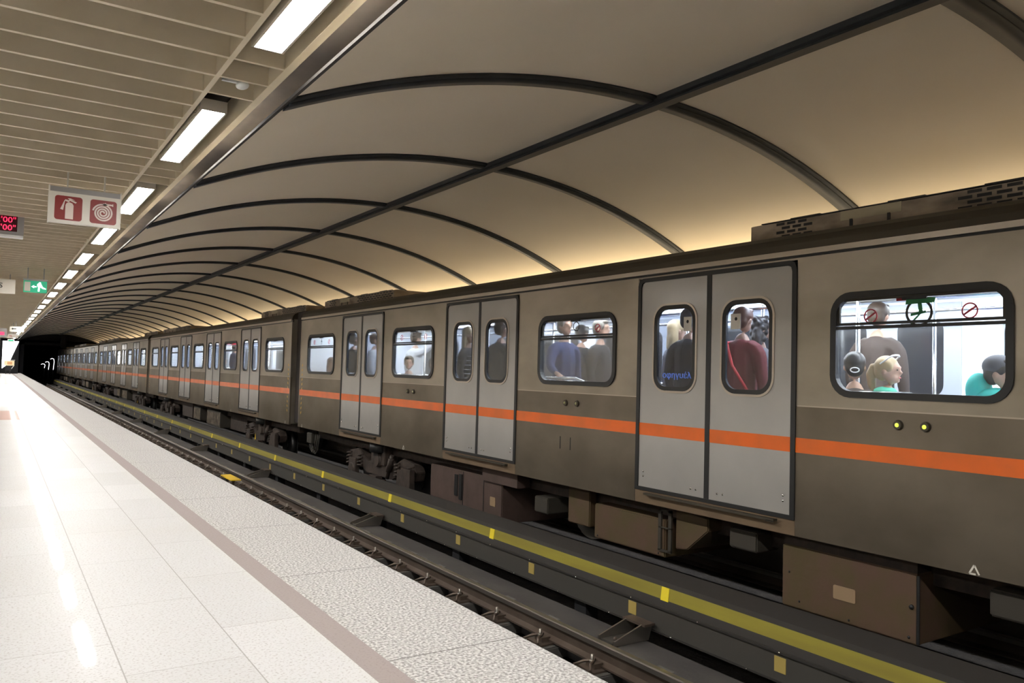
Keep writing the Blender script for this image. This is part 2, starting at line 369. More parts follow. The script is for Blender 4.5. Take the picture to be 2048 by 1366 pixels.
# far side of the hall
struct('wall_far', MB().box((14.0, -8, -1.4), (14.2, END, 3.6)), 'wallcream', 'cream wall of the platform beyond the train')
struct('floor_far', MB().box((8.42, -8, -.12), (14.0, 88, 0)), 'terrazzo', 'platform on the far side of the train')
struct('wall_far_edge', MB().box((8.62, -8, -1.3), (8.75, 88, -.12)), 'concrete')
struct('ceiling_far', MB().box((8.86, -8, 3.24), (14.0, 88, 3.4)), 'slat', 'ceiling of the platform beyond the train')
struct('trim_4', MB().box((8.86, -8, 2.30), (8.98, 88, 3.24)), 'beam')
ew = MB(); ew.add([(1.9, END, z) for z in (-1.4,)]+[(9.7, END, -1.4), (9.7, END, 4.2), (1.9, END, 4.2)], [(0, 1, 2, 3)])
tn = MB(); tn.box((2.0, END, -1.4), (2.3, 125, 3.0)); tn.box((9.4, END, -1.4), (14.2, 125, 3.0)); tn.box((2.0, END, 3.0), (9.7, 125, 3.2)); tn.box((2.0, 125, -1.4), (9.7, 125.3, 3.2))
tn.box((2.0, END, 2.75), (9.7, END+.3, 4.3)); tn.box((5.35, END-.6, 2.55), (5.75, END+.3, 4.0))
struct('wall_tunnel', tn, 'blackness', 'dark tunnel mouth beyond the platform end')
struct('wall_end', MB().box((-7, 88, -1.3), (.35, 88.3, 3.5)), 'wallcream', 'cream end wall of the platform')
struct('wall_left', MB().box((-7.2, -8, -1.3), (-7, 88.3, 3.5)), 'wallcream')
struct('wall_back', MB().box((-7, -8.3, -1.4), (14.2, -8, 4.3)), 'darkwall')
# added warm strip imitating light bounced onto the vault (hidden behind the train)
at0()
cv = MB().extrude_y([(8.62, 2.50), (8.80, 2.44), (8.80, 2.47), (8.62, 2.53)], -8, END); o = tag(obj('bounce_fill', cv, 'bouncefill'), 'added warm strip behind the train, standing in for light bounced onto the vault', 'light')
o2 = MB().extrude_y([(8.58, 2.46), (8.86, 2.38), (8.86, 2.43), (8.62, 2.49), (8.60, 2.54), (8.58, 2.54)], -8, END); ct = obj('trough', o2, 'beam', o)  # unseen holder for the added strip
# glowing sheet standing in for a bright stairwell, then the end barrier
t = thing('stairwell_glow', 'glowing white sheet standing in for a bright stairwell at the platform end', 'glow panel', (.9, 84, 0))
obj('frame', MB().box((.30, 84.0, .0), (1.75, 84.2, 2.95)), 'blackness', t)  # black surround keeping the area beside the glow dark
obj('glow_sheet', MB().add([(.52, 83.98, .45), (1.02, 83.98, .9), (1.72, 83.98, 2.9), (.50, 83.98, 2.9), (.52, 84.0, .45), (1.02, 84.0, .9), (1.72, 84.0, 2.9), (.50, 84.0, 2.9)], [(0, 1, 2, 3), (4, 7, 6, 5), (0, 4, 5, 1), (1, 5, 6, 2), (2, 6, 7, 3), (3, 7, 4, 0)]), 'whitelit', t)
t = thing('platform_end_barrier', 'small cream and orange barrier board standing at the platform end', 'barrier', (1.05, 81, 0))
b = obj('board', MB().box((.66, 81, .73), (1.40, 81.06, 1.15)), 'boardcream', t); obj('notice', MB().box((.88, 80.98, .82), (1.24, 81.0, 1.06)), 'boardorange', b)
obj('top_rail', MB().box((.63, 80.98, 1.18), (1.44, 81.08, 1.22)), 'white', t)
obj('cabinet', MB().box((.74, 81.0, .30), (1.20, 81.2, .70)), 'black', t)
obj('strut', MB().tube([(1.38, 81.05, .74), (1.10, 81.05, .30)], .03, 6), 'white', t)
obj('leg', MB().box((.78, 81.05, 0), (.84, 81.15, .32)), 'black', t); obj('leg', MB().box((1.08, 81.05, 0), (1.14, 81.15, .32)), 'black', t)
# tunnel lamps
for i, (x, y, z, hh) in enumerate(((5.25, 98, 1.45, 1.15), (4.8, 98, 1.10, .80), (4.42, 98, .86, .40))):
    t = thing('tunnel_lamp', ['tall hooked white lamp in the dark tunnel, closest to the train', 'middle of the three hooked white lamps in the dark tunnel', 'smallest hooked white lamp in the dark tunnel'][i], 'lamp', (x, y, -1.3), 'hooked lamps in the tunnel')
    M.setdefault('tunlamp', mat('tunlamp', (1, 1, 1), .5, emit=(.8, .8, .85), estr=1.6))
    obj('glowing_tube', MB().tube([(x-.32, y, z-.03), (x-.16, y, z+.05), (x, y, z), (x+.05, y, z-.25*hh), (x-.0, y, z-hh)], .028, 8), 'tunlamp', t)
    obj('post', MB().tube([(x, y+.1, -1.3), (x, y+.1, z-hh*.5)], .04, 6), 'black', t)

# ------------------------------------------------------------------ platform lamps
t = thing('platform_lamp', '', 'lamp', (1.36, lamps[0], 3.2), 'row of lamps in the ceiling edge')
lf = MB(); a = lamps[0]
lf.box((1.258, a, 3.205), (1.275, a+LL, 3.29)); lf.box((1.445, a, 3.205), (1.460, a+LL, 3.29)); lf.box((1.258, a-.012, 3.205), (1.460, a, 3.29)); lf.box((1.258, a+LL, 3.205), (1.460, a+LL+.012, 3.29)); lf.box((1.255, a, 3.29), (1.465, a+LL, 3.30))
obj('housing', lf, 'lampframe', t)
obj('diffuser', MB().box((1.275, a, 3.206), (1.445, a+LL, 3.216)), 'tube', t)
obj('clip', MB().box((1.245, a+.12, 3.215), (1.262, a+.15, 3.24)), 'chrome', t)
vis = [a for a in lamps if a+LL > 3.4]; protos = t
for i, a in enumerate(lamps):
    o = t if i == 0 else copy_tree(protos); o.location = (1.36, a, 3.2)
    kk = i-(len(lamps)-len(vis))
    o['label'] = ('bright white strip lamp set in the ceiling edge, %s of the row' % ORD[kk]) if kk >= 0 else 'white strip lamp in the ceiling edge behind the camera'
for xr, nm in ((-3.6, 'left side'), (9.9, 'opposite side')):  # rows added out of view to raise the light level
    for i in range(0, 24 if xr > 0 else 12):
        o = copy_tree(protos); o.location = (xr, lamps[0]+3.36*(1 if xr > 0 else 2)*i, 3.2); o['group'] = 'added unseen fill lamps over the %s of the station' % nm
        o['label'] = 'added unseen fill lamp over the %s of the station' % nm
# smoke sensor
t = thing('smoke_sensor', 'small white drop-shaped sensor hanging in the gap between ceiling lamps', 'sensor', (1.40, 5.80, 3.24))
obj('dome', MB().ball((1.40, 5.80, 3.215), (.045, .075, .022), 16, 8), 'sensor', t); obj('bracket', MB().box((1.26, 5.79, 3.225), (1.40, 5.82, 3.24)), 'sensor', t)

# ------------------------------------------------------------------ signs
SY = 9.8; sx0, sx1, sz0, sz1 = .40, 1.105, 2.695, 3.085
t = thing('fire_sign', 'hanging white sign with red fire extinguisher and fire hose symbols', 'sign', (.75, SY, 3.2))
obj('panel', MB().box((sx0+.012, SY, sz0), (sx1-.012, SY+.06, sz1-.04)), 'signwhite', t, .003)
obj('top_band', MB().box((sx0+.012, SY-.002, sz1-.055), (sx1-.012, SY+.062, sz1)), 'signgrey', t)
obj('end_cap', MB().box((sx0, SY-.004, sz0-.004), (sx0+.013, SY+.064, sz1+.012)), 'signwhite', t); obj('end_cap', MB().box((sx1-.013, SY-.004, sz0-.004), (sx1, SY+.064, sz1+.012)), 'signwhite', t)
for hx in (.575, .935): obj('hanger', MB().box((hx-.008, SY+.02, sz1-.01), (hx+.008, SY+.04, 3.45)), 'signwhite', t)
def flat(pts, y, t_=.002):      # polygon in X-Z facing -Y
    n = len(pts); return MB().add([(x, y, z) for x, z in pts]+[(x, y+t_, z) for x, z in pts], [tuple(range(n)), tuple(range(2*n-1, n-1, -1))]+[(i, i+n, (i+1) % n+n, (i+1) % n) for i in range(n)])
q0 = (.592, 2.86); q1 = (.930, 2.86)
o = obj('red_square', flat([(a_[0], a_[1]) for a_ in rrect(q0[0], q0[1], .262, .262, .03)], SY-.003), 'signred', t, label='red square with a white fire extinguisher')
cx, cz = q0[0]+.005, q0[1]-.012
e = flat([(cx-.035, cz-.105), (cx+.042, cz-.105), (cx+.042, cz+.045), (cx+.030, cz+.068), (cx+.004, cz+.078), (cx-.024, cz+.068), (cx-.035, cz+.045)], SY-.006)
for pts in ([(cx-.006, cz+.075), (cx-.045, cz+.092), (cx-.038, cz+.106), (cx+.008, cz+.096)], [(cx-.048, cz+.09), (cx-.038, cz+.104), (cx-.055, cz-.012), (cx-.083, cz-.005)],
            [(cx-.004, cz+.098), (cx+.06, cz+.072), (cx+.072, cz+.085), (cx+.0, cz+.112)], [(cx-.018, cz+.118), (cx+.01, cz+.122), (cx+.055, cz+.102), (cx+.0, cz+.108)]):
    q = flat(pts, SY-.006); e.add(q.v, q.f)
obj('extinguisher_symbol', e, 'signpink', o)
o = obj('red_square', flat([(a_[0], a_[1]) for a_ in rrect(q1[0], q1[1], .262, .262, .03)], SY-.003), 'signred', t, label='red square with a white coiled fire hose')
cx, cz = q1[0]-.005, q1[1]-.01; n = 84; sp_o, sp_i = [], []
for i in range(n):
    a = -.2+i/(n-1)*(3.5*2*PI); rr = .012+(.100-.012)*i/(n-1); hw = .0085
    sp_o.append((cx+(rr+hw)*math.cos(a), cz+(rr+hw)*math.sin(a))); sp_i.append((cx+(rr-hw)*math.cos(a), cz+(rr-hw)*math.sin(a)))
e = MB(); e.add([(x, SY-.006, z) for x, z in sp_o]+[(x, SY-.006, z) for x, z in sp_i]+[(x, SY-.003, z) for x, z in sp_o]+[(x, SY-.003, z) for x, z in sp_i],
                [(i, i+1, n+i+1, n+i) for i in range(n-1)]+[(2*n+i, 3*n+i, 3*n+i+1, 2*n+i+1) for i in range(n-1)])
ex, ez = cx+.0, cz+.098
for pts in ([(ex-.0, ez-.011), (ex+.095, ez-.009), (ex+.095, ez+.007), (ex, ez+.011)], [(ex+.018, ez-.018), (ex+.026, ez-.018), (ex+.026, ez+.018), (ex+.018, ez+.018)], [(ex+.09, ez-.015), (ex+.1, ez-.015), (ex+.1, ez+.013), (ex+.09, ez+.013)]):
    q = flat(pts, SY-.006); e.add(q.v, q.f)
obj('hose_symbol', e, 'signpink', o)
# LED clock display
LY = 13.0
t = thing('led_display', 'grey hanging display with glowing red digits', 'display', (.1, LY, 3.2))
obj('housing', MB().box((-.75, LY, 2.93), (.255, LY+.14, 3.235)), 'signgrey', t, .01)
obj('lower_rim', MB().box((-.75, LY-.02, 2.905), (.25, LY+.14, 2.935)), 'white', t)
s_ = obj('screen', MB().box((-.72, LY-.004, 2.985), (.175, LY, 3.20)), 'ledback', t)
text('2\'00"', .108, (.04, LY-.008, 3.108), RX, 'ledred', s_, sx=1.1); text('7\'00"', .108, (.04, LY-.008, 3.0), RX, 'ledred', s_, sx=1.1)
obj('hanger', MB().box((.09, LY+.05, 3.23), (.13, LY+.09, 3.45)), 'black', t); obj('hanger', MB().box((-.6, LY+.05, 3.23), (-.56, LY+.09, 3.45)), 'black', t)
obj('bracket', MB().box((-.7, LY+.03, 3.25), (.2, LY+.1, 3.29)), 'black', t)
# green exit sign
EY = 20.0
t = thing('exit_sign', 'lit green emergency exit sign with white running figure and arrow', 'sign', (.65, EY, 3.2))
obj('top_bar', MB().box((.43, EY-.02, 2.925), (.89, EY+.08, 2.965)), 'signgrey', t)
e = obj('panel', MB().box((.44, EY, 2.675), (.875, EY+.05, 2.925)), 'exitgreen', t)
obj('door_symbol', MB().box((.455, EY-.006, 2.70), (.565, EY, 2.90)), 'signwhite', e)
obj('arrow_symbol', flat([(.58, 2.80), (.635, 2.835), (.635, 2.812), (.68, 2.812), (.68, 2.788), (.635, 2.788), (.635, 2.765)], EY-.006), 'exitwhite', e)
r_ = MB()
for pts in ([(.69, 2.86), (.72, 2.885), (.76, 2.875), (.80, 2.80), (.86, 2.77), (.855, 2.75), (.79, 2.765), (.745, 2.80), (.74, 2.70), (.705, 2.70), (.71, 2.79), (.69, 2.82)], [(.715, 2.89), (.735, 2.905), (.76, 2.9), (.76, 2.88), (.735, 2.872)]):
    q = flat(pts, EY-.006); r_.add(q.v, q.f)
obj('running_figure', r_, 'exitwhite', e); obj('hanger', MB().box((.5, EY+.02, 2.96), (.52, EY+.04, 3.45)), 'signgrey', t); obj('hanger', MB().box((.8, EY+.02, 2.96), (.82, EY+.04, 3.45)), 'signgrey', t)
# wayfinding sign cut by the left frame edge
t = thing('direction_sign', 'pale hanging sign with dark lettering at the left, beside the green exit sign', 'sign', (-.1, 22, 3.2))
b = obj('panel', MB().box((-.7, 22, 2.755), (.32, 22.06, 3.09)), 'signwhite', t)
text('S', .165, (.03, 21.99, 2.885), RX, 'black', b, sx=1.15)
obj('hanger', MB().box((.2, 22.02, 3.08), (.22, 22.04, 3.45)), 'signgrey', t); obj('hanger', MB().box((-.5, 22.02, 3.08), (-.48, 22.04, 3.45)), 'signgrey', t)
# far signs
t = thing('direction_sign', 'white hanging sign with black left arrow far down the platform', 'sign', (.7, 48, 3.2))
b = obj('panel', MB().box((.55, 48, 2.66), (1.18, 48.08, 2.93)), 'signwhite', t); M['tunlamp']
obj('arrow_symbol', flat([(.62, 2.81), (.70, 2.87), (.70, 2.83), (.84, 2.83), (.84, 2.79), (.70, 2.79), (.70, 2.75)], 47.98), 'black', b); obj('hanger', MB().box((.8, 48.02, 2.9), (.83, 48.05, 3.45)), 'signgrey', t)
t = thing('line_sign', 'small white sign with red lettering far down the platform, under the arrow sign', 'sign', (.7, 50, 3.2))
b = obj('panel', MB().box((.50, 50, 2.38), (.97, 50.06, 2.60)), 'signwhite', t)
text('m', .20, (.62, 49.98, 2.43), RX, 'stickerred', b); text('M', .16, (.83, 49.98, 2.43), RX, 'signpink', b); obj('hanger', MB().box((.72, 50.02, 2.58), (.75, 50.05, 3.45)), 'signgrey', t)
t = thing('exit_sign', 'tiny green exit sign far down the platform', 'sign', (.6, 52, 3.2))
b = obj('panel', MB().box((.53, 52, 2.22), (.84, 52.05, 2.36)), 'signwhite', t); obj('arrow_symbol', MB().box((.58, 51.98, 2.26), (.8, 52, 2.32)), 'exitgreen', b); obj('hanger', MB().box((.68, 52.02, 2.34), (.70, 52.05, 3.45)), 'signgrey', t)
t = thing('led_display', 'small grey display with a red glowing line far down the platform', 'display', (.2, 46, 3.2))
obj('housing', MB().box((-.5, 46, 2.30), (.42, 46.1, 2.75)), 'signgrey', t); obj('screen', MB().box((-.48, 45.98, 2.42), (.31, 46, 2.56)), 'ledred', t); obj('hanger', MB().box((.0, 46.02, 2.7), (.05, 46.05, 3.45)), 'black', t)

# ------------------------------------------------------------------ track
def rail(x, label, L1=89.5):
    t = thing('running_rail', label, 'rail', (x, 40, -1.17), 'running rails')
    P_ = [(x-.07, -1.17), (x+.07, -1.17), (x+.07, -1.155), (x+.012, -1.135), (x+.012, -1.045), (x-.012, -1.045), (x-.012, -1.135), (x-.07, -1.155)]
    obj('web_and_foot', MB().extrude_y(P_, -8, L1), 'rail', t)
    obj('rail_head', MB().extrude_y([(x-.035, -1.045), (x+.035, -1.045), (x+.036, -1.008), (x+.025, -1.0), (x-.025, -1.0), (x-.036, -1.008)], -8, L1), 'railhead', t, label='polished steel rail head')
rail(4.31, 'brown running rail beside the platform edge, nearer the camera')
rail(2.86, 'running rail tucked below the platform edge')
rail(6.10, 'nearer running rail under the train'); rail(7.60, 'farther running rail under the train')
# concrete blocks with clips holding the near rail
t = thing('rail_support_block', '', 'rail support', (4.31, 0, -1.3), 'support blocks along the near rail')
b = MB().extrude_y([(3.90, -1.3), (4.52, -1.3), (4.49, -1.19), (4.06, -1.19), (3.98, -1.215)], -.17, .17); obj('block', b, 'concrete', t, .01)
obj('base_plate', MB().box((4.12, -.11, -1.19), (4.48, .11, -1.175)), 'rail', t)
cl = MB().box((4.17, -.055, -1.175), (4.26, .055, -1.135)); cl.tube([(4.10, -.09, -1.165), (4.14, -.04, -1.13), (4.22, .0, -1.12), (4.14, .05, -1.13), (4.08, .10, -1.165)], .012, 6); obj('rail_clip', cl, 'rail', t)
obj('bolt', MB().tube([(4.19, 0, -1.175), (4.19, 0, -1.07)], .012, 8).tube([(4.19, 0, -1.135), (4.19, 0, -1.115)], .024, 6), 'railhead', t)
y = 3.65-.735*2; i = 0
while y < 88:
    o = t if i == 0 else copy_tree(t); o.location = (4.31, y, -1.3)
    o['label'] = 'grey concrete rail support block with clip and bolt beside the near rail'; y += .735; i += 1
# yellow plate on the track side near the platform
t = thing('yellow_plate', 'bright yellow flat plate beside the rail below the platform edge', 'plate', (4.0, 16, -1.3))
obj('plate', MB().box((3.72, 15.05, -.905), (3.90, 15.85, -.885)), 'yellowpaint', t); obj('leg', MB().box((3.78, 15.2, -1.3), (3.82, 15.25, -.9)), 'rail', t); obj('leg', MB().box((3.78, 15.65, -1.3), (3.82, 15.7, -.9)), 'rail', t)
# concrete trough beside the rail
at0(); tr = MB(); tr.extrude_y([(4.37, -1.3), (4.37, -1.13), (4.42, -1.055), (4.78, -1.055), (4.80, -1.08), (4.80, -1.3)], -8, 89)
tr = tag(obj('cable_trough', tr, 'troughgrey'), 'long grey concrete cable trough lying beside the near rail', 'cable trough')
sl = MB(); y = 3.0
while y < 60: sl.box((4.44, y, -1.0555), (4.47, y+.16, -1.053)); y += .735
obj('lid_slots', sl, 'lidslot', tr)
# third-rail cover
t = thing('third_rail_cover', 'long grey conductor rail cover with yellow band between the tracks', 'rail cover', (5.0, 40, -1.3))
obj('side_panel', MB().extrude_y([(4.86, -.975), (4.90, -.975), (4.90, -.77), (4.86, -.77)], -8, 89.5), 'covergrey', t)
obj('seam_rail', MB().extrude_y([(4.845, -.775), (4.885, -.775), (4.885, -.758), (4.845, -.758)], -8, 89.5).extrude_y([(4.85, -.985), (4.885, -.985), (4.885, -.973), (4.85, -.973)], -8, 89.5), 'coverdark', t)
obj('shoulder', MB().extrude_y([(4.87, -.765), (4.90, -.705), (4.95, -.705), (4.95, -.765)], -8, 89.5), 'coverdark', t)
obj('yellow_band', MB().extrude_y([(4.90, -.707), (4.915, -.60), (4.95, -.60), (4.95, -.707)], -8, 89.5), 'bandyellow', t, label='yellow band')  # plain yellow strip along the side of the cover
obj('top_cover', MB().extrude_y([(4.915, -.60), (4.935, -.565), (5.13, -.51), (5.15, -.54), (5.15, -.68), (4.95, -.68)], -8, 89.5), 'coverdark', t)
yy = 2.2
while yy < 88:
    obj('reflector', MB().extrude_y([(4.893, -.712), (4.908, -.60), (4.912, -.60), (4.898, -.712)], yy-.045, yy+.045), 'markyellow', t, label='bright yellow reflector'); yy += 2.83
yy = 3.80
while yy < 60:
    obj('reflector', MB().box((4.855, yy-.05, -.91), (4.86, yy+.05, -.80)), 'markdull', t, label='dull yellow reflector'); yy += 1.59
bo = MB(); yy = 3.0
while yy < 40:
    bo.ball((4.846, yy, -.767), .008, 6, 4); bo.ball((4.85, yy+.3, -.979), .008, 6, 4); yy += .8
obj('bolts', bo, 'chrome', t)['kind'] = 'stuff'
ins = MB(); yy = 3.6
while yy < 88: ins.box((4.90, yy, -1.3), (5.05, yy+.18, -.95)); yy += 2.5
obj('supports', ins, 'blackness', t)['kind'] = 'stuff'
# brackets on the trough
t = thing('rail_bracket', '', 'bracket', (4.6, 0, -1.055), 'steel brackets on the cable trough')
for s in (-1, 1):
    obj('side_arm', MB().extrude_x([(0, 0)], 0, 0) if False else MB().add([(4.42, s*.10-.008, -1.05), (4.80, s*.10-.008, -1.05), (4.84, s*.10-.008, -.93), (4.74, s*.10-.008, -.905), (4.42, s*.10-.008, -1.01), (4.42, s*.10+.008, -1.05), (4.80, s*.10+.008, -1.05), (4.84, s*.10+.008, -.93), (4.74, s*.10+.008, -.905), (4.42, s*.10+.008, -1.01)],
        [(0, 1, 2, 3, 4), (9, 8, 7, 6, 5), (0, 5, 6, 1), (1, 6, 7, 2), (2, 7, 8, 3), (3, 8, 9, 4), (4, 9, 5, 0)]), 'railhead', t)
obj('cross_plate', MB().box((4.72, -.14, -.925), (4.84, .14, -.905)), 'rail', t); obj('base_plate', MB().box((4.44, -.10, -1.052), (4.78, .10, -1.035)), 'covergrey', t); obj('bolt', MB().ball((4.52, 0, -1.03), .02, 8, 6), 'rail', t)
for i in range(14):
    o = t if i == 0 else copy_tree(t); o.location = (4.6, 5.22+5.65*i, -1.055); o['label'] = 'steel bracket fixed on the grey cable trough, %s of the row' % ORD[i]

# ------------------------------------------------------------------ the train
TX = 5.45; FX = 8.25; CL = 19.0; PITCH = 19.64
DZ0, DZ1 = .10, 2.19; BOT = -.045
def window(root, yc, w_, m_glass='glass', kind='plain'):
    """side window of width w_, centred at yc; z 1.085..1.89"""
    zc, h = 1.488, .805; r = min(.17, w_*.16)
    o = obj('window_frame', ring(rrect(yc, zc, w_, h, r), rrect(yc, zc, w_-.10, h-.10, r-.045), TX-.014, .05), 'rubber', root)
    obj('pane', plate(rrect(yc, zc, w_-.08, h-.08, r-.03), [], TX+.012, .006), m_glass, o)
    mb = MB().box((TX-.010, yc-w_/2+.03, 1.605), (TX+.03, yc+w_/2-.03, 1.628)).box((TX-.006, yc-w_/2+.03, 1.636), (TX+.02, yc+w_/2-.03, 1.655))
    obj('sash_bar', mb, 'rubber', o)
    s = .022; iw = w_-.10; mb = MB().box((TX+.0, yc-iw/2, 1.82), (TX+.02, yc+iw/2, 1.842)).box((TX, yc-iw/2, 1.65), (TX+.02, yc-iw/2+s, 1.83)).box((TX, yc+iw/2-s, 1.65), (TX+.02, yc+iw/2, 1.83))
    obj('vent_sash', mb, 'boxgrey', o)
    obj('latch', MB().box((TX-.004, yc-.09, 1.805), (TX+.01, yc+.09, 1.83)), 'black', o)
    def sticker(y, z, rr, m_='stickerred', cross=True):
        mb = ring([(y+rr*math.cos(a*PI/12), z+rr*math.sin(a*PI/12)) for a in range(24)], [(y+rr*.82*math.cos(a*PI/12), z+rr*.82*math.sin(a*PI/12)) for a in range(24)], TX+.009, .002)
        if cross: mb.add([(TX+.009, y-rr*.75, z+rr*.35), (TX+.009, y-rr*.6, z+rr*.55), (TX+.009, y+rr*.75, z-rr*.35), (TX+.009, y+rr*.6, z-rr*.55)], [(0, 1, 2, 3)])
        return obj('sticker', mb, m_, o)
    if kind == 'big':
        sticker(yc+.34, 1.70, .055); sticker(yc-.38, 1.705, .055)
        c = sticker(yc-.03, 1.71, .10, 'boxgrey', False); y, z = yc-.03, 1.72
        g = MB()
        for pts in ([(.10, .05), (-.11, .055), (-.12, .09), (.09, .10)], [(.01, .06), (-.02, .06), (-.03, -.01), (.0, -.01)], [(.06, -.015), (-.05, -.0), (-.05, -.015), (.06, -.035)], [(.0, -.02), (-.02, -.015), (.05, -.09), (.06, -.08)]):
            g.add([(TX+.008, y+a, z+b) for a, b in pts], [(0, 1, 2, 3)])
        obj('green_mark', g, 'stickergreen', o)
        obj('red_notice', MB().box((TX+.012, yc+.0, 1.80), (TX+.013, yc+.14, 1.825)), 'stickerred', o)
    elif kind == 'mid':
        sticker(yc-.38, 1.72, .045); sticker(yc+.0, 1.75, .055, 'black', False)
    elif kind == 'small':
        sticker(yc-.42, 1.73, .045); sticker(yc+.42, 1.73, .045)
        g = MB().box((TX+.009, yc-.004, 1.68), (TX+.011, yc+.004, 1.80)).box((TX+.009, yc-.04, 1.735), (TX+.011, yc+.04, 1.745)); obj('cross_mark', g, 'black', o)
    return o
def door(root, yc, m_glass='glassdoor', note=False):
    W2 = .95
    obj('door_frame', ring([(yc-W2, DZ0-.02), (yc+W2, DZ0-.02), (yc+W2, DZ1-.07), (yc+W2-.02, DZ1-.02), (yc+W2-.07, DZ1), (yc-W2+.07, DZ1), (yc-W2+.02, DZ1-.02), (yc-W2, DZ1-.07)],
        [(yc-W2+.045, DZ0+.015), (yc+W2-.045, DZ0+.015), (yc+W2-.045, DZ1-.09), (yc+W2-.055, DZ1-.055), (yc+W2-.08, DZ1-.04), (yc-W2+.08, DZ1-.04), (yc-W2+.055, DZ1-.055), (yc-W2+.045, DZ1-.09)], TX-.012, .05), 'rubber', root)
    obj('door_seal', MB().box((TX-.006, yc-.028, DZ0), (TX+.03, yc+.028, DZ1-.03)), 'rubber', root)
    for s in (1, -1):
        a, b = yc+s*.028, yc+s*(W2-.045); wc = yc+s*.437; lo, hi = min(a, b), max(a, b)
        z0, z1 = DZ0+.015, DZ1-.04; R_ = .05
        corner = [(b-s*R_, z1), (b-s*R_*.3, z1-R_*.3), (b, z1-R_)]
        outer = [(a, z0), (b, z0)]+corner[::-1]+[(a, z1)]
        wo = rrect(wc, 1.488, .55, .825, .15, 8)
        leaf = obj('door_leaf', plate(outer, [wo], TX-.001, .03), 'doorgrey', root)
        obj('orange_band', MB().box((TX-.0035, lo+.0005, .625), (TX-.001, hi-.0005, .745)), 'orange', leaf)
        obj('window_rim', ring(rrect(wc, 1.488, .59, .865, .17, 8), wo, TX-.009, .012), 'trimsteel', leaf)
        obj('window_seal', ring(wo, rrect(wc, 1.488, .47, .745, .115, 8), TX-.004, .025), 'rubber', leaf)
        obj('window_pane', plate(rrect(wc, 1.488, .48, .755, .12, 8), [], TX+.010, .006), m_glass, leaf)
        st = MB()
        for dy, dz in ((-.07, .14), (-.07, .185)): st.ball((TX-.003, b+s*dy, DZ0+dz-.02), (.008, .011, .011), 8, 6)
        for dy in (.10, .165): st.ball((TX-.003, a+s*dy, DZ0+.08), (.008, .011, .011), 8, 6)
        obj('studs', st, 'chrome', leaf)
        if note:
            obj('notice_mark', MB().ball((TX+.0065, (wc-.16 if s > 0 else wc+.13), 1.735), (.002, .016, .016), 10, 6), 'black', leaf)
            nt_ = obj('notice', MB().box((TX+.007, wc-.21 if s > 0 else wc+.08, 1.645), (TX+.0085, wc-.11 if s > 0 else wc+.19, 1.78)), 'signwhite', leaf)
    obj('foot_board', MB().box((TX-.05, yc-.78, .045), (TX+.0, yc+.78, .065)).box((TX-.05, yc-.78, .038), (TX-.045, yc-.70, .05)), 'roofsteel', root)
    obj('sill_panel', MB().box((TX-.0015, yc-W2, BOT+.001), (TX+.001, yc+W2, DZ0-.022)), 'sill', root)
mat('sill', (.26, .185, .115), .5, metal=.4, noise=((.20, .14, .09), (3, 3, 5), .35, .7))
def wheel(mb, x, y, r=.36, z=-1.0): mb.tube([(x-.065, y, z+r), (x+.065, y, z+r)], r, 28).tube([(x+.065, y, z+r), (x+.085, y, z+r)], r+.025, 28).tube([(x-.10, y, z+r), (x-.06, y, z+r)], .12, 14); return mb
def bogie(root, yc, shoe=True):
    x = 5.72
    fr = MB().extrude_x([(yc-1.35, -.30), (yc-1.45, -.42), (yc-1.40, -.56), (yc-1.15, -.58), (yc-.95, -.47), (yc-.55, -.64), (yc+.55, -.64), (yc+.95, -.47), (yc+1.15, -.58), (yc+1.40, -.56), (yc+1.45, -.42), (yc+1.35, -.30), (yc+.95, -.24), (yc+.5, -.42), (yc-.5, -.42), (yc-.95, -.24)], x-.05, x+.12)
    b = obj('bogie_frame', fr, 'bogie', root, .012)
    for s in (-1, 1):
        ax = MB().box((x-.13, yc+s*1.05-.17, -.72), (x-.05, yc+s*1.05+.17, -.42)).tube([(x-.16, yc+s*1.05, -.63), (x-.05, yc+s*1.05, -.63)], .12, 16)
        obj('axle_box', ax, 'bogie', b, .01)
        for q in (-.26, .26):
            sp_ = MB(); pts = [(x-.07+.055*math.cos(t_*.9), yc+s*1.05+q+.055*math.sin(t_*.9), -.56+.0085*t_) for t_ in range(28)]; sp_.tube(pts, .014, 6); obj('coil_spring', sp_, 'bogie', b)
        for xx in (6.03, 7.55): obj('wheel', wheel(MB(), xx if xx < 7 else xx, yc+s*1.05), 'wheel', b)
    d = MB().tube([(x-.10, yc-.45, -.62), (x-.10, yc-.62, -.22)], .035, 8).tube([(x-.10, yc-.50, -.50), (x-.10, yc-.60, -.27)], .05, 8)
    obj('damper', d, 'bogie', b)
    obj('bolster', MB().box((x-.08, yc-.28, -.44), (x+.15, yc+.30, -.10)).tube([(x-.12, yc, -.34), (x+.1, yc, -.34)], .14, 18), 'bogie', b, .012)
    obj('air_spring', MB().tube([(x+.02, yc, -.22), (x+.02, yc, -.06)], .24, 18), 'rubber', b)
    if shoe:
        sh = MB().box((x-.24, yc-.30, -.78), (x-.12, yc+.02, -.60)).box((x-.16, yc-.38, -.74), (x-.08, yc+.55, -.66)).box((x-.22, yc+.25, -.92), (x-.15, yc+.40, -.68)).tube([(x-.2, yc+.1, -.68), (x-.2, yc+.13, -.88), (x-.2, yc+.33, -.90)], .012, 6)
        obj('guard_iron', MB().extrude_x([(yc-1.50, -.36), (yc-1.15, -.36), (yc-1.15, -.78), (yc-1.28, -.85), (yc-1.50, -.80)], x-.19, x-.10), 'bogie', b, .008)
        obj('shoe_gear', sh, 'bogie', b, .008)
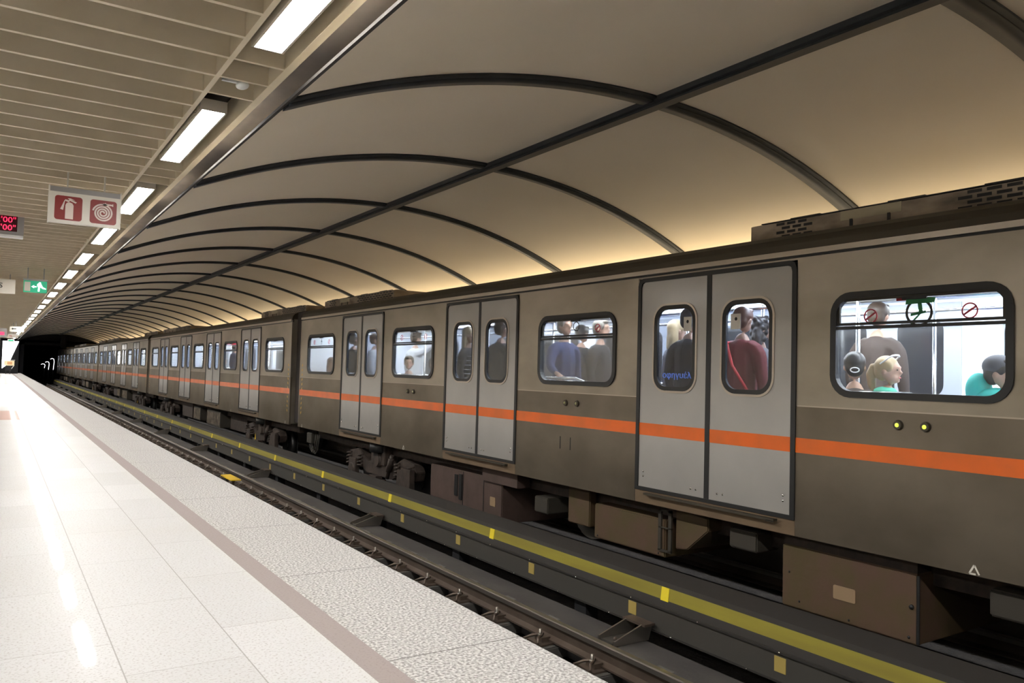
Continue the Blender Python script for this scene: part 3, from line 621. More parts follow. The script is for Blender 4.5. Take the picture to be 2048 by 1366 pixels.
def roof_unit(root, y0, y1, detail=False):
    x = 5.86; z0, z1 = 2.47, 2.632
    o = obj('roof_unit', MB().extrude_y([(x, z0-.06), (x, z1-.01), (x+.03, z1), (8.25-.41-.03, z1), (8.25-.41, z1-.01), (8.25-.41, z0-.06)], y0, y1), 'roofunit', root)
    L = y1-y0
    def grid(a, b, g, rows, pitch, ln):
        for r_ in range(rows):
            zz = z0+.022+r_*(z1-z0-.04)/(rows-1)*.92; yy = a+(pitch*.5 if r_ % 2 else 0)
            while yy+ln < b:
                g.box((x-.003, yy, zz-.0115), (x-.0005, yy+ln, zz+.0115)); yy += pitch
    g = MB(); grid(y1-.66, y1-.24, g, 4, .115, .085); obj('vent_slots', g, 'black', o)
    g = MB(); grid(y0+.05, y0+L*.50, g, 4, .135, .10); obj('vent_slots', g, 'black', o)
    obj('lid', MB().box((x-.004, y0+L*.60, z0+.075), (x-.0006, y0+L*.745, z1-.008)), 'lidtan', o)
    obj('hinges', MB().box((x-.006, y0+L*.625, z0+.02), (x, y0+L*.632, z0+.08)).box((x-.006, y0+L*.715, z0+.02), (x, y0+L*.722, z0+.08)), 'black', o)
    lip = MB().box((x-.003, y0+.1, z1-.004), (x+.02, y1-.12, z1+.004))
    for q in (.1, .35, .55, .8): lip.box((x, y0+L*q, z1), (x+.12, y0+L*q+.3, z1+.012))
    obj('lid_edge', lip, 'rubber', o)
mat('roofunit', (.46, .38, .29), .55, metal=.3, noise=((.16, .13, .10), (2.5, 2.5, 6), .35, .7)); mat('lidtan', (.44, .39, .27), .5, metal=.2)
def build_car(root, y0, wins, acs, detail=False):
    """y0 = end nearer the camera"""
    y1 = y0+CL; drs = [y1-3.35-4.1*k for k in range(4)]
    W2 = .95; segs = []; edges = sorted([y0, y1]+[d+s*W2 for d in drs for s in (-1, 1)])
    for i in range(0, len(edges), 2): segs.append((edges[i], edges[i+1]))
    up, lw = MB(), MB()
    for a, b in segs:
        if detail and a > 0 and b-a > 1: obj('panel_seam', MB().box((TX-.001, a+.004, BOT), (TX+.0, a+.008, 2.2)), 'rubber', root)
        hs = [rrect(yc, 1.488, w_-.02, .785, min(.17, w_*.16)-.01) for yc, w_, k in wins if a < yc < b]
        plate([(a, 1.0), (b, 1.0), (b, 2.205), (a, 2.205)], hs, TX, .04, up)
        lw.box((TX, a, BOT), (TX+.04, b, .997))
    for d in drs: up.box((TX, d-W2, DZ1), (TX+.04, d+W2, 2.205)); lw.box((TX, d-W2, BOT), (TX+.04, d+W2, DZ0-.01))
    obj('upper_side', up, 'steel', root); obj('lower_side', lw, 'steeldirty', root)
    bl = MB()
    for a, b in segs: bl.box((TX-.004, a+.01, .996), (TX+.002, b-.01, 1.006)); 
    obj('belt_rail', bl, 'trimsteel', root)
    for a, b in segs: obj('orange_band', MB().box((TX-.0025, a+(.0 if a > y0 else .02), .625), (TX-.0, b-(.0 if b < y1 else .02), .745)), 'orange', root)
    obj('cant_rail', MB().extrude_y([(TX-.02, 2.225), (TX-.02, 2.268), (TX+.05, 2.275), (TX+.05, 2.225)], y0+.02, y1-.02), 'trimsteel', root)
    obj('gutter', MB().extrude_y([(TX+.012, 2.20), (TX+.012, 2.226), (TX+.05, 2.226), (TX+.05, 2.20)], y0+.02, y1-.02), 'rubber', root)
    half = [(TX-.005, 2.268), (TX+.01, 2.33), (TX+.05, 2.385), (TX+.14, 2.43), (TX+.33, 2.475), (TX+.85, 2.515), (TX+1.4, 2.525)]
    pr = half+[(TX+FX-x, z) for x, z in half[::-1][1:]]; inner = [(x*.985+.10, z-.05) for x, z in pr[::-1]]
    obj('roof', MB().extrude_y(pr+[(FX, 2.2), (TX+.04, 2.2)], y0+.01, y1-.01), 'roofsteel', root)
    for i, d in enumerate(drs): door(root, d, 'glassdoor', detail and i in (2,))
    for yc, w_, k in wins: window(root, yc, w_, 'glass', k)
    # far side, floor, ends, inside
    fs = MB().box((FX-.04, y0, BOT), (FX, y1, 2.268)); obj('far_side', fs, 'steel', root)
    obj('floor_pan', MB().box((TX+.04, y0+.02, -.03), (FX-.04, y1-.02, .09)), 'infloor', root)
    obj('end_wall', MB().box((TX+.04, y0, -.03), (FX-.04, y0+.04, 2.27)), 'steel', root); obj('end_wall', MB().box((TX+.04, y1-.04, -.03), (FX-.04, y1, 2.27)), 'steel', root)
    li = MB().box((FX-.09, y0+.05, .09), (FX-.04, y1-.05, 2.08)).box((TX+.045, y0+.05, 2.08), (FX-.04, y1-.05, 2.10)).box((TX+.045, y0+.042, .09), (FX-.05, y0+.06, 2.1)).box((TX+.045, y1-.06, .09), (FX-.05, y1-.042, 2.1))
    for a, b in segs: li.box((TX+.045, a+.03, .09), (TX+.06, b-.03, 1.06)).box((TX+.045, a+.03, 1.93), (TX+.06, b-.03, 2.08))
    obj('lining', li, 'inwhite', root)
    for xx in (6.15, 7.45): obj('light_strip', MB().box((xx, y0+.3, 2.055), (xx+.16, y1-.3, 2.079)), 'carlight', root)
    for yc, w_, k in wins:
        f = obj('far_window', plate(rrect(yc, 1.45, w_, .86, .15), [], FX-.095, .006), 'indark', root)
        obj('inner_trim', ring(rrect(yc, 1.45, w_+.06, .92, .18), rrect(yc, 1.45, w_, .86, .15), FX-.10, .01), 'ingrey', f)
        # seats with their backs to the door screens
        for s in (-1, 1):
            for xo in (TX+.10, FX-1.02):
                se = MB().box((xo, yc+s*(w_*.42)-.03, .48), (xo+.86, yc+s*(w_*.42)+.03, .98)).box((xo, yc+s*(w_*.42), .46), (xo+.86, yc+s*(w_*.42)-s*.40, .52))
                so = obj('seat', se, 'seatblue', root, .015)
                obj('grab_rail', MB().tube([(xo+.04, yc+s*w_*.42, .95), (xo+.04, yc+s*w_*.42, 1.12), (xo+.82, yc+s*w_*.42, 1.12), (xo+.82, yc+s*w_*.42, .95)], .016, 8), 'chrome', so)
    for d in drs:
        dd = MB()
        for s in (-1, 1): plate([(d, .12), (d+s*.86, .12), (d+s*.86, 2.05), (d, 2.05)], [rrect(d+s*.43, 1.48, .5, .8, .12)], FX-.10, .01, dd)
        fd = obj('far_door', dd, 'ingrey', root); obj('dark_pane', MB().box((FX-.094, d-.8, 1.0), (FX-.091, d+.8, 1.95)), 'indark', fd)
        for s in (-1, 1):
            for xx in (TX+.75, FX-.85):
                obj('pole', MB().tube([(xx, d+s*1.0, .09), (xx, d+s*1.0, 2.07)], .018, 10), 'chrome', root)
    hr = MB()
    for xx in (TX+.75, FX-.85):
        hr.tube([(xx, y0+.4, 1.90), (xx, y1-.4, 1.90)], .016, 8)
    obj('ceiling_rail', hr, 'chrome', root)
    # roof units, ends, running gear
    for a, b in acs: roof_unit(root, a, b, detail)
    obj('gangway', MB().box((TX+.12, y1+.0, .0), (FX-.12, y1+PITCH-CL+.0, 2.42)), 'gang', root)
    for ye, s in ((y1, -1), (y0, 1)):
        hz = MB(); zz = .22
        while zz < 1.25:
            hz.add([(TX-.002, ye+s*.13, zz), (TX-.002, ye+s*.18, zz+.03), (TX-.002, ye+s*.18, zz+.075), (TX-.002, ye+s*.13, zz+.045)], [(0, 1, 2, 3)]); zz += .10
        obj('hazard_strip', hz, 'hazardyellow', root)
        obj('corner_post', MB().box((TX-.006, ye, BOT), (TX+.01, ye+s*.018, 2.20)), 'trimsteel', root)
    for yt in (y1-.25, y0+.25, y1-5.2, y0+5.1):
        mk = MB(); q = .045
        for a_, b_ in (((-.5, 0), (0, 1)), ((0, 1), (.5, 0)), ((-.15, 0), (.5, 0))):
            p0 = Vector((a_[0]*q*1.4, a_[1]*q*1.3)); p1 = Vector((b_[0]*q*1.4, b_[1]*q*1.3)); n_ = (p1-p0).normalized().orthogonal()*.006
            mk.add([(TX-.002, yt+p[0], BOT+.01+p[1]) for p in (p0-n_, p0+n_, p1+n_, p1-n_)], [(0, 1, 2, 3)])
        obj('lifting_mark', mk, 'signwhite', root)
    sol = MB().box((TX+.35, y0+.3, -.26), (TX+.45, y1-.3, -.03)).box((FX-.45, y0+.3, -.26), (FX-.35, y1-.3, -.03)); obj('sole_bar', sol, 'bogie', root)
gangm = mat('gang', (.035, .028, .026), .7, noise=((.05, .04, .038), (2, 60, 2), .4, .6))
def ebox(root, y0, y1, z0, z1, m, x=5.60, d=1.1, doors=(), name='equipment_box', pl=None):
    o = obj(name, MB().box((x, y0, z0), (x+d, y1, z1)), m, root, .012)
    if z1 < -.08: pass
    for a in doors: obj('joint', MB().box((x-.004, a-.006, z0+.01), (x+.001, a+.006, z1-.01)), 'black', o)
    if pl: obj('nameplate', plate(rrect(pl[0], pl[1], pl[2], pl[3], .012), [], x-.006, .006), 'plate', o)
    return o
def light_pair(root, ya, yb, z, m='lampdull'):
    for y in (ya, yb):
        o = obj('indicator_lamp', MB().tube([(TX-.022, y, z), (TX, y, z)], [.030, .038], 18), 'roofsteel', root)
        obj('lens', MB().ball((TX-.022, y, z), (.008, .016, .016), 12, 8), m, o)

Y0 = 16.64-CL
t = thing('train_car', 'nearest stainless metro car, with grey doors and an orange band, cut by the right edge', 'train car', (5.45, Y0+CL/2, -1.0), 'cars of the stopped metro train')
car1 = t
W1 = [(15.40, 1.56, 'small'), (11.235, 1.46, 'small'), (7.085, 1.42, 'mid'), (3.16, 1.33, 'big'), (-1.3, 1.4, 'mid')]
build_car(t, Y0, W1, [(1.30, 4.97), (12.88, 16.40)], True)
obj('hand_rail', MB().tube([(5.75, 8.6, 1.16), (5.75, 7.45, 1.16), (5.77, 7.34, 1.13), (5.80, 7.30, 1.02), (5.80, 7.30, .5)], .019, 10), 'chrome', t)
light_pair(t, 3.27, 3.07, .905, 'lampyellow'); light_pair(t, 7.23, 7.02, .885); light_pair(t, 11.34, 11.14, .88)
obj('key_slots', MB().box((TX-.004, 7.315, .36), (TX, 7.325, .50)).box((TX-.004, 7.125, .36), (TX, 7.135, .50)), 'black', t)
# equipment under car 1
A = ebox(t, 8.76, 10.78, -.76, -.19, 'boxplum', doors=(9.22, 9.78), pl=(8.98, -.50, .13, .12)); obj('handle_slot', MB().box((5.59, 9.93, -.56), (5.60, 10.02, -.26)).box((5.585, 9.80, -.60), (5.60, 9.88, -.24)), 'black', A)
obj('hanger', MB().box((5.56, 8.35, -.24), (5.75, 9.2, -.03)), 'boxplum', t)
ebox(t, 7.74, 8.02, -.47, -.28, 'boxgrey', d=.7, name='junction_box')
dr = MB().tube([(5.85, 7.22, -.34), (7.2, 7.22, -.34)], .34, 28); obj('air_tank', dr, 'boxgrey', t)
ebox(t, 7.02, 7.42, -.50, -.03, 'boxbrown', x=5.66, d=.1, name='bracket_plate')
C_ = ebox(t, 5.76, 6.86, -.57, -.20, 'boxbrown'); obj('lid_bolts', MB().ball((5.60, 6.8, -.54), .01, 6, 4).ball((5.60, 5.85, -.54), .01, 6, 4), 'black', C_)
fr = MB().box((5.58, 5.66, -.50), (5.60, 5.70, -.10)).box((5.58, 5.80, -.50), (5.60, 5.84, -.10)).box((5.58, 5.66, -.12), (5.60, 5.84, -.10)).box((5.58, 5.66, -.28), (5.60, 5.84, -.27)).box((5.58, 5.66, -.51), (5.60, 5.84, -.49)); obj('step_bracket', fr, 'boxgrey', t)
obj('equipment_box', MB().extrude_x([(5.64, -.06), (5.22, -.10), (5.22, -.22), (5.48, -.44), (5.64, -.46)], 5.62, 6.6), 'boxbrown', t, .01)
ebox(t, 4.64, 4.95, -.30, -.13, 'boxgrey', d=.3, name='junction_box')
E_ = ebox(t, 3.205, 4.375, -.665, -.16, 'boxbrown', d=1.2, pl=(3.79, -.44, .19, .105)); obj('lid_edge', MB().box((5.592, 3.19, -.655), (5.602, 3.21, -.17)), 'rubber', E_)
obj('lid_bolts', MB().ball((5.60, 4.2, -.6), .01, 6, 4).ball((5.60, 3.75, -.63), .01, 6, 4).ball((5.60, 3.27, -.62), .012, 6, 4).ball((5.60, 4.3, -.38), .01, 6, 4).ball((5.60, 3.25, -.40), .02, 6, 4), 'black', E_)
obj('box_flange', MB().box((5.62, 3.22, -.17), (6.7, 4.36, -.06)), 'bogie', t)
ebox(t, 2.0, 2.72, -.32, -.14, 'boxgrey', d=.6)
bogie(t, 12.85); bogie(t, .6)
ebox(t, 16.05, 16.35, -.36, -.14, 'boxgrey', x=5.55, d=.12, name='junction_box')
ca = MB()
for q in range(3): ca.tube([(5.6, 16.3-.09*q, -.34), (5.6, 16.26-.09*q, -.46), (5.6, 16.12-.1*q, -.54-.01*q), (5.6, 15.98-.1*q, -.46), (5.6, 15.92-.1*q, -.15)], .012, 6)
obj('hanging_cables', ca, 'boxgrey', t); obj('coupler', MB().box((6.6, 16.2, -.65), (7.1, 17.3, -.35)), 'bogie', t)
ebox(t, 16.5, 16.62, -.24, -.06, 'boxgrey', x=5.8, d=.2, name='junction_box')

Y2 = Y0+PITCH
t = thing('train_car', 'second stainless metro car from the camera, left of the wide dark gap', 'train car', (5.45, Y2+CL/2, -1.0), 'cars of the stopped metro train')
car2 = t; y1 = Y2+CL; dd = [y1-3.35-4.1*k for k in range(4)]
W2_ = [(y1-1.27, 1.5, 'plain'), ((dd[0]+dd[1])/2, 1.46, 'plain'), ((dd[1]+dd[2])/2, 1.46, 'plain'), ((dd[2]+dd[3])/2, 1.46, 'plain'), (Y2+1.25, 1.46, 'plain')]
build_car(t, Y2, W2_, [(Y2+.35, Y2+3.95), (y1-5.9, y1-.4)])
bogie(t, Y2+2.75); bogie(t, y1-3.4)
gb = ebox(t, Y2+6.9, Y2+8.6, -.62, -.16, 'boxgrey'); rb = MB()
for q in range(9): rb.box((5.585, Y2+7.0+q*.19, -.56), (5.60, Y2+7.04+q*.19, -.20))
obj('cooling_fins', rb, 'roofunit', gb)
gb = ebox(t, Y2+9.6, Y2+10.6, -.58, -.16, 'boxgrey'); rb = MB()
for q in range(5): rb.box((5.585, Y2+9.7+q*.19, -.54), (5.60, Y2+9.74+q*.19, -.20))
obj('cooling_fins', rb, 'roofunit', gb)
ebox(t, Y2+4.7, Y2+6.5, -.62, -.08, 'bogie', x=5.8); ebox(t, Y2+11.3, Y2+13.0, -.60, -.10, 'bogie', x=5.7)
obj('coupler', MB().box((6.6, y1-.4, -.65), (7.1, y1+.64, -.35)), 'bogie', t)
obj('warning_tag', MB().add([(5.54, Y2+2.85, -.66), (5.54, Y2+3.0, -.66), (5.54, Y2+2.92, -.45)], [(0, 1, 2)]), 'yellowpaint', t)
for i, lab in ((2, 'middle stainless metro car of the train, third from the camera'), (3, 'fourth stainless metro car, with strongly shining doors'), (4, 'farthest stainless metro car, by the dark tunnel mouth')):
    o = copy_tree(car2); o.location = (5.45, Y2+PITCH*(i-1)+CL/2, -1.0); o['label'] = lab

# ------------------------------------------------------------------ passengers
def evalmesh(o):
    bpy.context.view_layer.update(); me = bpy.data.meshes.new_from_object(o.evaluated_get(bpy.context.evaluated_depsgraph_get())); bpy.data.objects.remove(o); return me
def grow(chains, sub=1):
    """chains: list of lists of (x, y, z, r) sharing points by value; skin modifier"""
    idx = {}; vs = []; rs = []; es = []
    for ch in chains:
        pv = None
        for p in ch:
            k = (round(p[0], 4), round(p[1], 4), round(p[2], 4))
            if k not in idx: idx[k] = len(vs); vs.append(p[:3]); rs.append(p[3])
            i = idx[k]
            if pv is not None and pv != i: es.append((pv, i))
            pv = i
    me = bpy.data.meshes.new('grow'); me.from_pydata(vs, es, []); o = bpy.data.objects.new('grow', me); COL.objects.link(o)
    o.modifiers.new('s', 'SKIN'); sk = me.skin_vertices[0].data
    for i, r in enumerate(rs): sk[i].radius = (r, r) if not isinstance(r, tuple) else r
    for i in range(len(sk)): sk[i].use_root = (i == 0)
    if sub: m_ = o.modifiers.new('u', 'SUBSURF'); m_.levels = sub; m_.render_levels = sub
    return evalmesh(o)
def fuse(parts, voxel, name):
    bm = bmesh.new()
    for p in parts:
        if isinstance(p, MB): p = mesh_of('tmp', p, 'skin', (0, 0, 0))
        bm.from_mesh(p)
    me = bpy.data.meshes.new(name); bm.to_mesh(me); bm.free(); o = bpy.data.objects.new(name, me); COL.objects.link(o)
    r = o.modifiers.new('r', 'REMESH'); r.mode = 'VOXEL'; r.voxel_size = voxel; s = o.modifiers.new('c', 'CORRECTIVE_SMOOTH') if False else o.modifiers.new('c', 'SMOOTH'); s.factor = .5; s.iterations = 2
    me2 = evalmesh(o); me2.polygons.foreach_set('use_smooth', [True]*len(me2.polygons)); return me2
def ease(a, b, t): return tuple(a[i]+(b[i]-a[i])*t for i in range(3))
def hand(wr, d, up, s=1.0, curl=.5, side=1):
    """palm ball and five bent fingers from wrist wr along d; up = back of the hand"""
    d = Vector(d).normalized(); up = Vector(up); up = (up-d*up.dot(d)).normalized(); lat = d.cross(up)*side; wr = Vector(wr); mb = MB()
    mb.tube([wr-d*.02, wr+d*.03, wr+d*.075], [.024, .034, .030], 10)
    for k, (o, L) in enumerate(((-.030, .070), (-.010, .080), (.010, .076), (.029, .060))):
        p = wr+d*.075+lat*o; a1 = curl*.7; q = [p]
        ang = 0
        for seg in (.45, .32, .23):
            ang += a1; dd_ = d*math.cos(ang)-up*math.sin(ang); p = p+dd_*L*seg; q.append(p)
        mb.tube(q, [.0095, .009, .0085, .007], 7)
    p = wr+d*.03-lat*.028; mb.tube([p, p-lat*.030+d*.022, p-lat*.038+d*.05-up*.012], [.012, .010, .008], 7)
    return mb
def person(label, x, y, yaw, height=1.76, seated=False, top='clothblack', bottom='clothblack', hair='hairdark', style='short', skin='skin', arms=None, head_yaw=0, z0=.095, extra=None, glasses=False, sleeves=True, hat=None, group='passengers inside the nearest car'):
    t = thing('person', label, 'person', (x, y, z0), group); t.rotation_euler = (0, 0, yaw)
    global ORG; ORG = Vector((0, 0, 0)); s = height/1.76
    def P(a, b, c, r): return (a*s, b*s, c*s, r*s)
    hip = .90 if not seated else .50
    sh = hip+.50; ch_ = [P(0, 0, hip, (.155)), P(0, .01, hip+.16, .135), P(0, .015, hip+.32, .155), P(0, 0, sh-.02, .12), P(0, 0, sh+.07, .058), P(0, .015, sh+.14, .052)]
    legs = []
    for sg in (-1, 1):
        if seated: legs.append([P(0, 0, hip, .155), P(sg*.10, .06, hip-.02, .10), P(sg*.11, .44, hip, .066), P(sg*.11, .46, .10, .045), P(sg*.11, .56, .035, .036), P(sg*.11, .64, .03, .03)])
        else: legs.append([P(0, 0, hip, .155), P(sg*.095, 0, hip-.10, .098), P(sg*.10, .01, .48, .062), P(sg*.10, -.01, .10, .042), P(sg*.105, .08, .04, .036), P(sg*.11, .17, .03, .03)])
    hands = []; armc = []
    arms = arms or {}
    for sg, key in ((-1, 'L'), (1, 'R')):
        sp = (sg*.175, 0, sh-.02); tgt = arms.get(key)
        if tgt: el, wr_, up_ = tgt
        elif seated: el, wr_, up_ = (sg*.24, .04, sh-.28), (sg*.13, .27, hip+.10), (0, 0, 1)
        else: el, wr_, up_ = (sg*.23, -.02, sh-.30), (sg*.22, .07, sh-.54), (sg, 0, 0)
        armc.append([P(0, 0, sh-.02, .12), P(*sp, .062), P(*el, .044), P(*wr_, .027)])
        d = Vector(wr_)-Vector(el); hands.append(hand(Vector(wr_)*s, d, up_, s, .75 if tgt else .45, sg))
    hz = sh+.255
    hd = MB(); R_ = Matrix.Rotation(head_yaw, 3, 'Z')
    def H(a, b, c): v = R_ @ Vector((a, b, 0)); return ((v.x)*s, (v.y+.02)*s, (hz+c)*s)
    hd.ball(H(0, -.005, .015), (.078*s, .095*s, .098*s), 20, 14); hd.ball(H(0, .030, -.052), (.056*s, .058*s, .062*s), 16, 10)
    hd.tube([H(0, .088, .012), H(0, .108, -.018), H(0, .092, -.030)], [.009*s, .014*s, .012*s], 8)
    hd.ball(H(0, .080, .028), (.05*s, .02*s, .014*s), 12, 8); hd.ball(H(0, .074, -.088), (.024*s, .02*s, .018*s), 10, 6); hd.ball(H(0, .083, -.058), (.024*s, .012*s, .011*s), 10, 6)
    for sg in (-1, 1): hd.ball(H(sg*.079, -.005, -.012), (.012*s, .018*s, .030*s), 8, 8)
    slim = lambda c, k: [(q[0], q[1], q[2], q[3]*k) for q in c]
    body = fuse([grow([slim(ch_[:4], .8)+ch_[4:]]+[slim(c[:1], .8)+slim(c[1:3], .85)+c[3:] for c in legs]+[slim(c[:1], .8)+slim(c[1:3], .8)+c[3:] for c in armc]), hd]+hands, .0125*s, 'body')
    body.materials.clear(); body.materials.append(M[skin]); b = obj('body', body, skin, t)
    def sub(name, me, m_, par=t):
        if isinstance(me, MB): return obj(name, me, m_, par)
        me.materials.clear(); me.materials.append(M[m_]); return obj(name, me, m_, par)
    g = 1.12; fat = lambda c, k: [tuple(list(p[:3])+[p[3]*k+.008]) for p in c]
    tor = [P(0, 0, hip-.17 if not seated else hip-.04, .155), P(0, 0, hip-.04, .165), P(0, 0, hip+.03, .165), P(0, .01, hip+.16, .15), P(0, .015, hip+.32, .165), P(0, 0, sh-.01, .145), P(0, 0, sh+.03, .11), P(0, .005, sh+.085, .070)]
    ac = []
    for c in armc:
        w0 = ease(c[2], c[3], .93 if sleeves else .0); ac.append([P(0, 0, sh-.01, .135), (c[1][0], c[1][1], c[1][2], .084*s), (c[2][0], c[2][1], c[2][2], .058*s)]+([(w0[0], w0[1], w0[2], .040*s)] if sleeves else []))
    jk = sub('jacket', fuse([grow([tor])]+[grow([c]) for c in ac], .014, 'jacket'), top)
    lg = [[(p[0], p[1], p[2], p[3]*1.08+.010) for p in c[:4]] for c in legs]; sub('trousers', fuse([grow(lg)], .016, 'trousers'), bottom)
    sh_ = MB()
    for c in legs: p, q = c[4], c[5]; sh_.ball(((p[0]+q[0])/2, (p[1]+q[1])/2, .045*s), (.052*s, .15*s, .05*s), 12, 8)
    sub('shoes', sh_, 'black')
    hr = MB()
    if style != 'none':
        hr.ball(H(0, -.022, .040), (.090*s, .100*s, .092*s), 18, 12); hr.ball(H(0, -.055, -.005), (.078*s, .062*s, .085*s), 14, 10)
        for sg in (-1, 1): hr.ball(H(sg*.062, .010, .035), (.026*s, .055*s, .055*s), 10, 8)
    if style == 'short': hr.ball(H(.01, .055, .088), (.065*s, .04*s, .026*s), 12, 8)
    if style in ('long', 'curly'):
        for q in range(-3, 4):
            a = q*.33; px_, py_ = .080*math.sin(a), -.075*math.cos(a); wv = .012 if style == 'long' else .03
            hr.tube([H(px_, py_, .04), H(px_*1.1+wv*math.sin(q), py_*1.1, -.08), H(px_*1.15-wv*math.sin(q*2), py_*1.15-.005, -.19), H(px_*1.0+wv, py_*1.05, -.29)], [.03*s, .034*s, .030*s, .012*s], 8)
    if style == 'curly':
        for q in range(26): hr.ball(H(.08*math.sin(q*2.4), -.03+.085*math.cos(q*2.4)*.8, .11-.009*q), .034*s, 8, 6)
    if style == 'pony': hr.tube([H(0, -.09, .05), H(0, -.135, .04), H(0, -.155, -.03), H(0, -.145, -.13), H(0, -.13, -.20)], [.022*s, .030*s, .042*s, .036*s, .010*s], 10)
    if hr.v: sub('hair', fuse([hr], .010, 'hair'), hair)
    if hat:
        hb = MB().ball(H(0, -.018, .055), (.097*s, .108*s, .088*s), 20, 12); sub('beanie', hb, hat)
    ey = MB()
    for sg in (-1, 1): ey.ball(H(sg*.031, .084, .006), (.010*s, .006*s, .006*s), 8, 6)
    sub('eyes', ey, 'eye'); sub('mouth', MB().ball(H(0, .094, -.060), (.020*s, .006*s, .005*s), 8, 6), 'stickerred')
    if glasses:
        gl = MB(); 
        for sg in (-1, 1): gl.tube([H(sg*.084, -.04, .055), H(sg*.086, .03, .105), H(sg*.075, .055, .125)], .006, 6)
        gl.tube([H(-.075, .055, .125), H(-.03, .068, .132), H(.03, .068, .132), H(.075, .055, .125)], .009, 6); sub('sunglasses', gl, 'white')
    if extra: extra(t, s, H, sub, P, sh, hip)
    return t
def lookdir(dx, dy): return math.atan2(-dx, dy)      # yaw that turns local +Y to (dx, dy)
def strap(m_):
    def f(t, s, H, sub, P, sh, hip): sub('strap', MB().tube([(-.10*s, .14*s, (sh+.03)*s), (-.10*s, -.10*s, (sh+.04)*s), (.02*s, -.185*s, (sh-.18)*s), (.17*s, -.13*s, (hip+.06)*s)], .014, 8), m_)
    return f
def scarf(m_, big=False):
    def f(t, s, H, sub, P, sh, hip):
        mb = MB().ball((0, -.01*s, (sh+.075)*s), (.10*s if not big else .155*s, .095*s if not big else .14*s, .045*s if not big else .075*s), 18, 8)
        if big: mb.ball((0, -.13*s, (sh+.13)*s), (.13*s, .085*s, .13*s), 16, 10)
        sub('hood' if big else 'collar', mb, m_)
    return f
def logo(t, s, H, sub, P, sh, hip):
    a = H(.0, -.11, -.03); mb = MB(); n = 14
    pts = [(a[0]+.034*math.cos(2*PI*k/n), a[1]-.012, a[2]+.020*math.sin(2*PI*k/n)) for k in range(n+1)]; mb.tube(pts, .0055, 6); sub('hair_ring', mb, 'white')
def stripes(t, s, H, sub, P, sh, hip):
    mb = MB()
    for q in range(7):
        z = (hip+.04+q*.065)*s; r = .178+.008*math.sin(q/6*PI); mb.tube([(r*s*math.cos(a*PI/10), (r*s*math.sin(a*PI/10))+.008, z) for a in range(21)], .007, 5)
    sub('stripes', mb, 'clothwhite')
def reflected_text(t, s, H, sub, P, sh, hip):  # window reflection of a sign, put in as glowing letters on the jacket
    me = text_mesh('\u03bf\u03c6\u03b7\u03b3\u03c5\u03ad\u03bb', .085); me.transform(Matrix.Translation((0, -.188*s, (hip+.18)*s)) @ RX.to_4x4()); sub('glass_reflection', me, 'bluereflection')
AWAY = lookdir(1, .15); RIGHT = lookdir(0, -1); LEFT = lookdir(0, 1); TOCAM = lookdir(-.8, -.7)
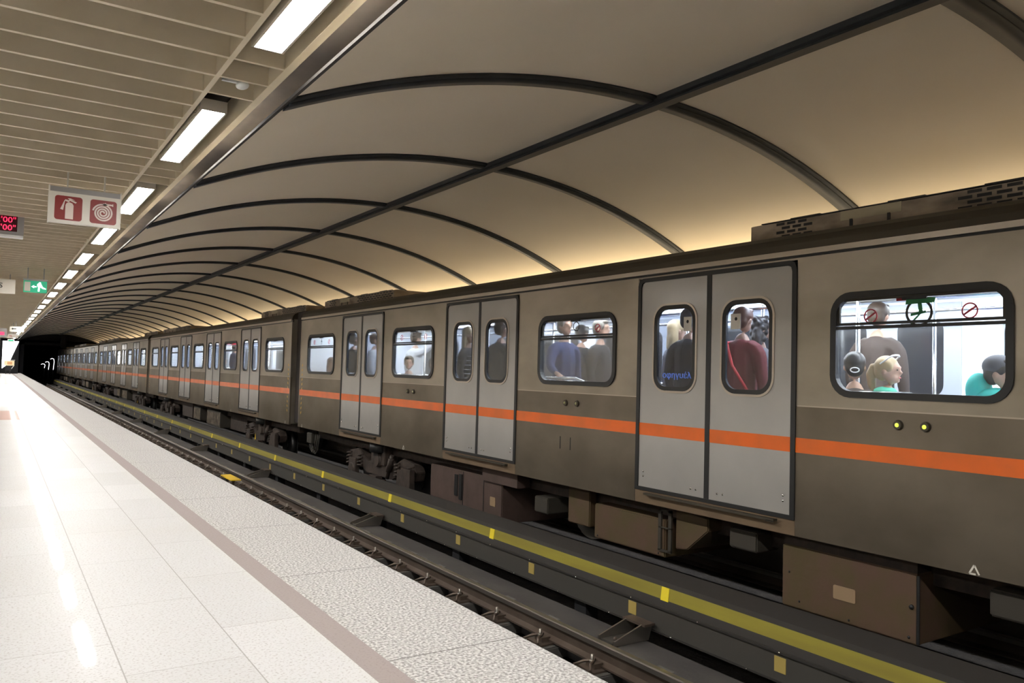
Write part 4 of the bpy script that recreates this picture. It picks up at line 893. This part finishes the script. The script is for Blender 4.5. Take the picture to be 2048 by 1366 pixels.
if True:
    person('seated person with dark hair and a white hair ring, left in the largest window', 6.05, 4.02, lookdir(.8, .55), 1.74, True, 'clothbrown', 'clothblack', 'hairdark', 'short', extra=logo)
    person('seated person with blond ponytail and white sunglasses on the head, in the largest window', 6.22, 3.84, lookdir(.15, -1), 1.70, True, 'clothwhite', 'clothblack', 'hairblond', 'pony', glasses=True, extra=scarf('clothgreen'))
    person('seated person in turquoise hood and dark beanie, right in the largest window', 6.0, 2.86, lookdir(.1, -1), 1.68, True, 'clothteal', 'clothblack', 'hairdark', 'short', hat='clothgrey', extra=scarf('clothteal', True))
    person('person in a brown coat standing behind the seated two in the largest window', 6.85, 4.32, AWAY, 1.84, False, 'clothbrown', 'clothblack', 'hairbrown')
    person('person in a grey top standing by the pole, far left in the largest window', 6.55, 4.78, lookdir(0, -1), 1.72, False, 'clothgrey', 'clothblue', 'hairbrown', 'long')
    person('person in a black jacket seen from behind through the left window of the largest door', 5.92, 5.80, AWAY, 1.80, False, 'clothblack', 'clothnavy', 'hairdark', extra=reflected_text)
    person('person with blond hair behind the black jacket in the largest door', 6.40, 6.48, lookdir(1, -.4), 1.74, False, 'clothgrey', 'clothblack', 'hairblond', 'long')
    person('person in dark red with a bright red strap behind the largest door', 5.95, 5.14, AWAY, 1.78, False, 'clothred', 'clothnavy', 'hairauburn', 'short', extra=strap('strapred'))
    person('person with curly dark hair and grey coat, right of the red-strapped passenger', 6.40, 5.30, lookdir(.8, -.6), 1.72, False, 'clothgrey', 'clothblack', 'hairdark', 'curly')
    person('person in a navy jacket gripping the rail behind the middle window', 6.15, 8.24, lookdir(0, -1), 1.84, False, 'clothnavy', 'clothblack', 'hairgrey', arms={'R': ((.27, .10, 1.15), (.32, .31, 1.07), (0, 0, 1))})
    person('person in black clothes at the right of the middle window', 6.35, 7.75, lookdir(.5, -1), 1.80, False, 'clothblack', 'clothblack', 'hairgrey')
    person('person in a black coat behind the navy jacket in the middle window', 6.95, 8.9, AWAY, 1.80, False, 'clothblack', 'clothblack', 'hairdark')
    person('person with long fair hair and striped top behind the second largest door', 6.0, 10.46, lookdir(.6, -.8), 1.78, False, 'clothblack', 'clothblack', 'hairblond', 'long', extra=stripes)
    person('person in a dark jacket seen from behind through the second largest door', 5.95, 9.46, AWAY, 1.84, False, 'clothblack', 'clothgrey', 'hairbrown')
    person('seated person with short brown hair looking out, second window from the gap', 5.98, 12.45, lookdir(-.55, -1), 1.74, True, 'clothgrey', 'clothblack', 'hairbrown', 'short')
    person('person in a white shirt with one arm raised, standing behind the seated man', 6.75, 13.8, AWAY, 1.84, False, 'clothwhite', 'clothnavy', 'hairbrown', arms={'R': ((.36, .10, 1.52), (.40, .22, 1.78), (0, -1, 0))})
    person('seated person in a grey coat, right in the second window from the gap', 5.82, 11.2, lookdir(.2, -1), 1.70, True, 'clothgrey', 'clothblack', 'hairdark')
    person('person in black behind the left window of the door nearest the gap', 5.95, 14.95, AWAY, 1.80, False, 'clothblack', 'clothblack', 'hairdark')
    person('person in a pale shirt behind the right window of the door nearest the gap', 6.15, 14.36, lookdir(.8, -.5), 1.80, False, 'clothwhite', 'clothblue', 'hairbrown')
    person('person with auburn hair seated in the window beside the gap', 5.95, 16.15, lookdir(.1, 1), 1.72, True, 'clothwhite', 'clothgrey', 'hairauburn', 'long')
    g2 = 'passengers inside the second car'
    person('person in a pale top in the nearest window of the second car', 6.2, 18.6, RIGHT, 1.74, True, 'clothwhite', 'clothgrey', 'hairbrown', group=g2)
    person('person in dark blue behind the second door of the second car', 6.0, 24.45, AWAY, 1.80, False, 'clothnavy', 'clothnavy', 'hairdark', group=g2)
    person('person in grey seated in the middle window of the second car', 6.2, 26.6, RIGHT, 1.72, True, 'clothgrey', 'clothgrey', 'hairgrey', group=g2)
at0()
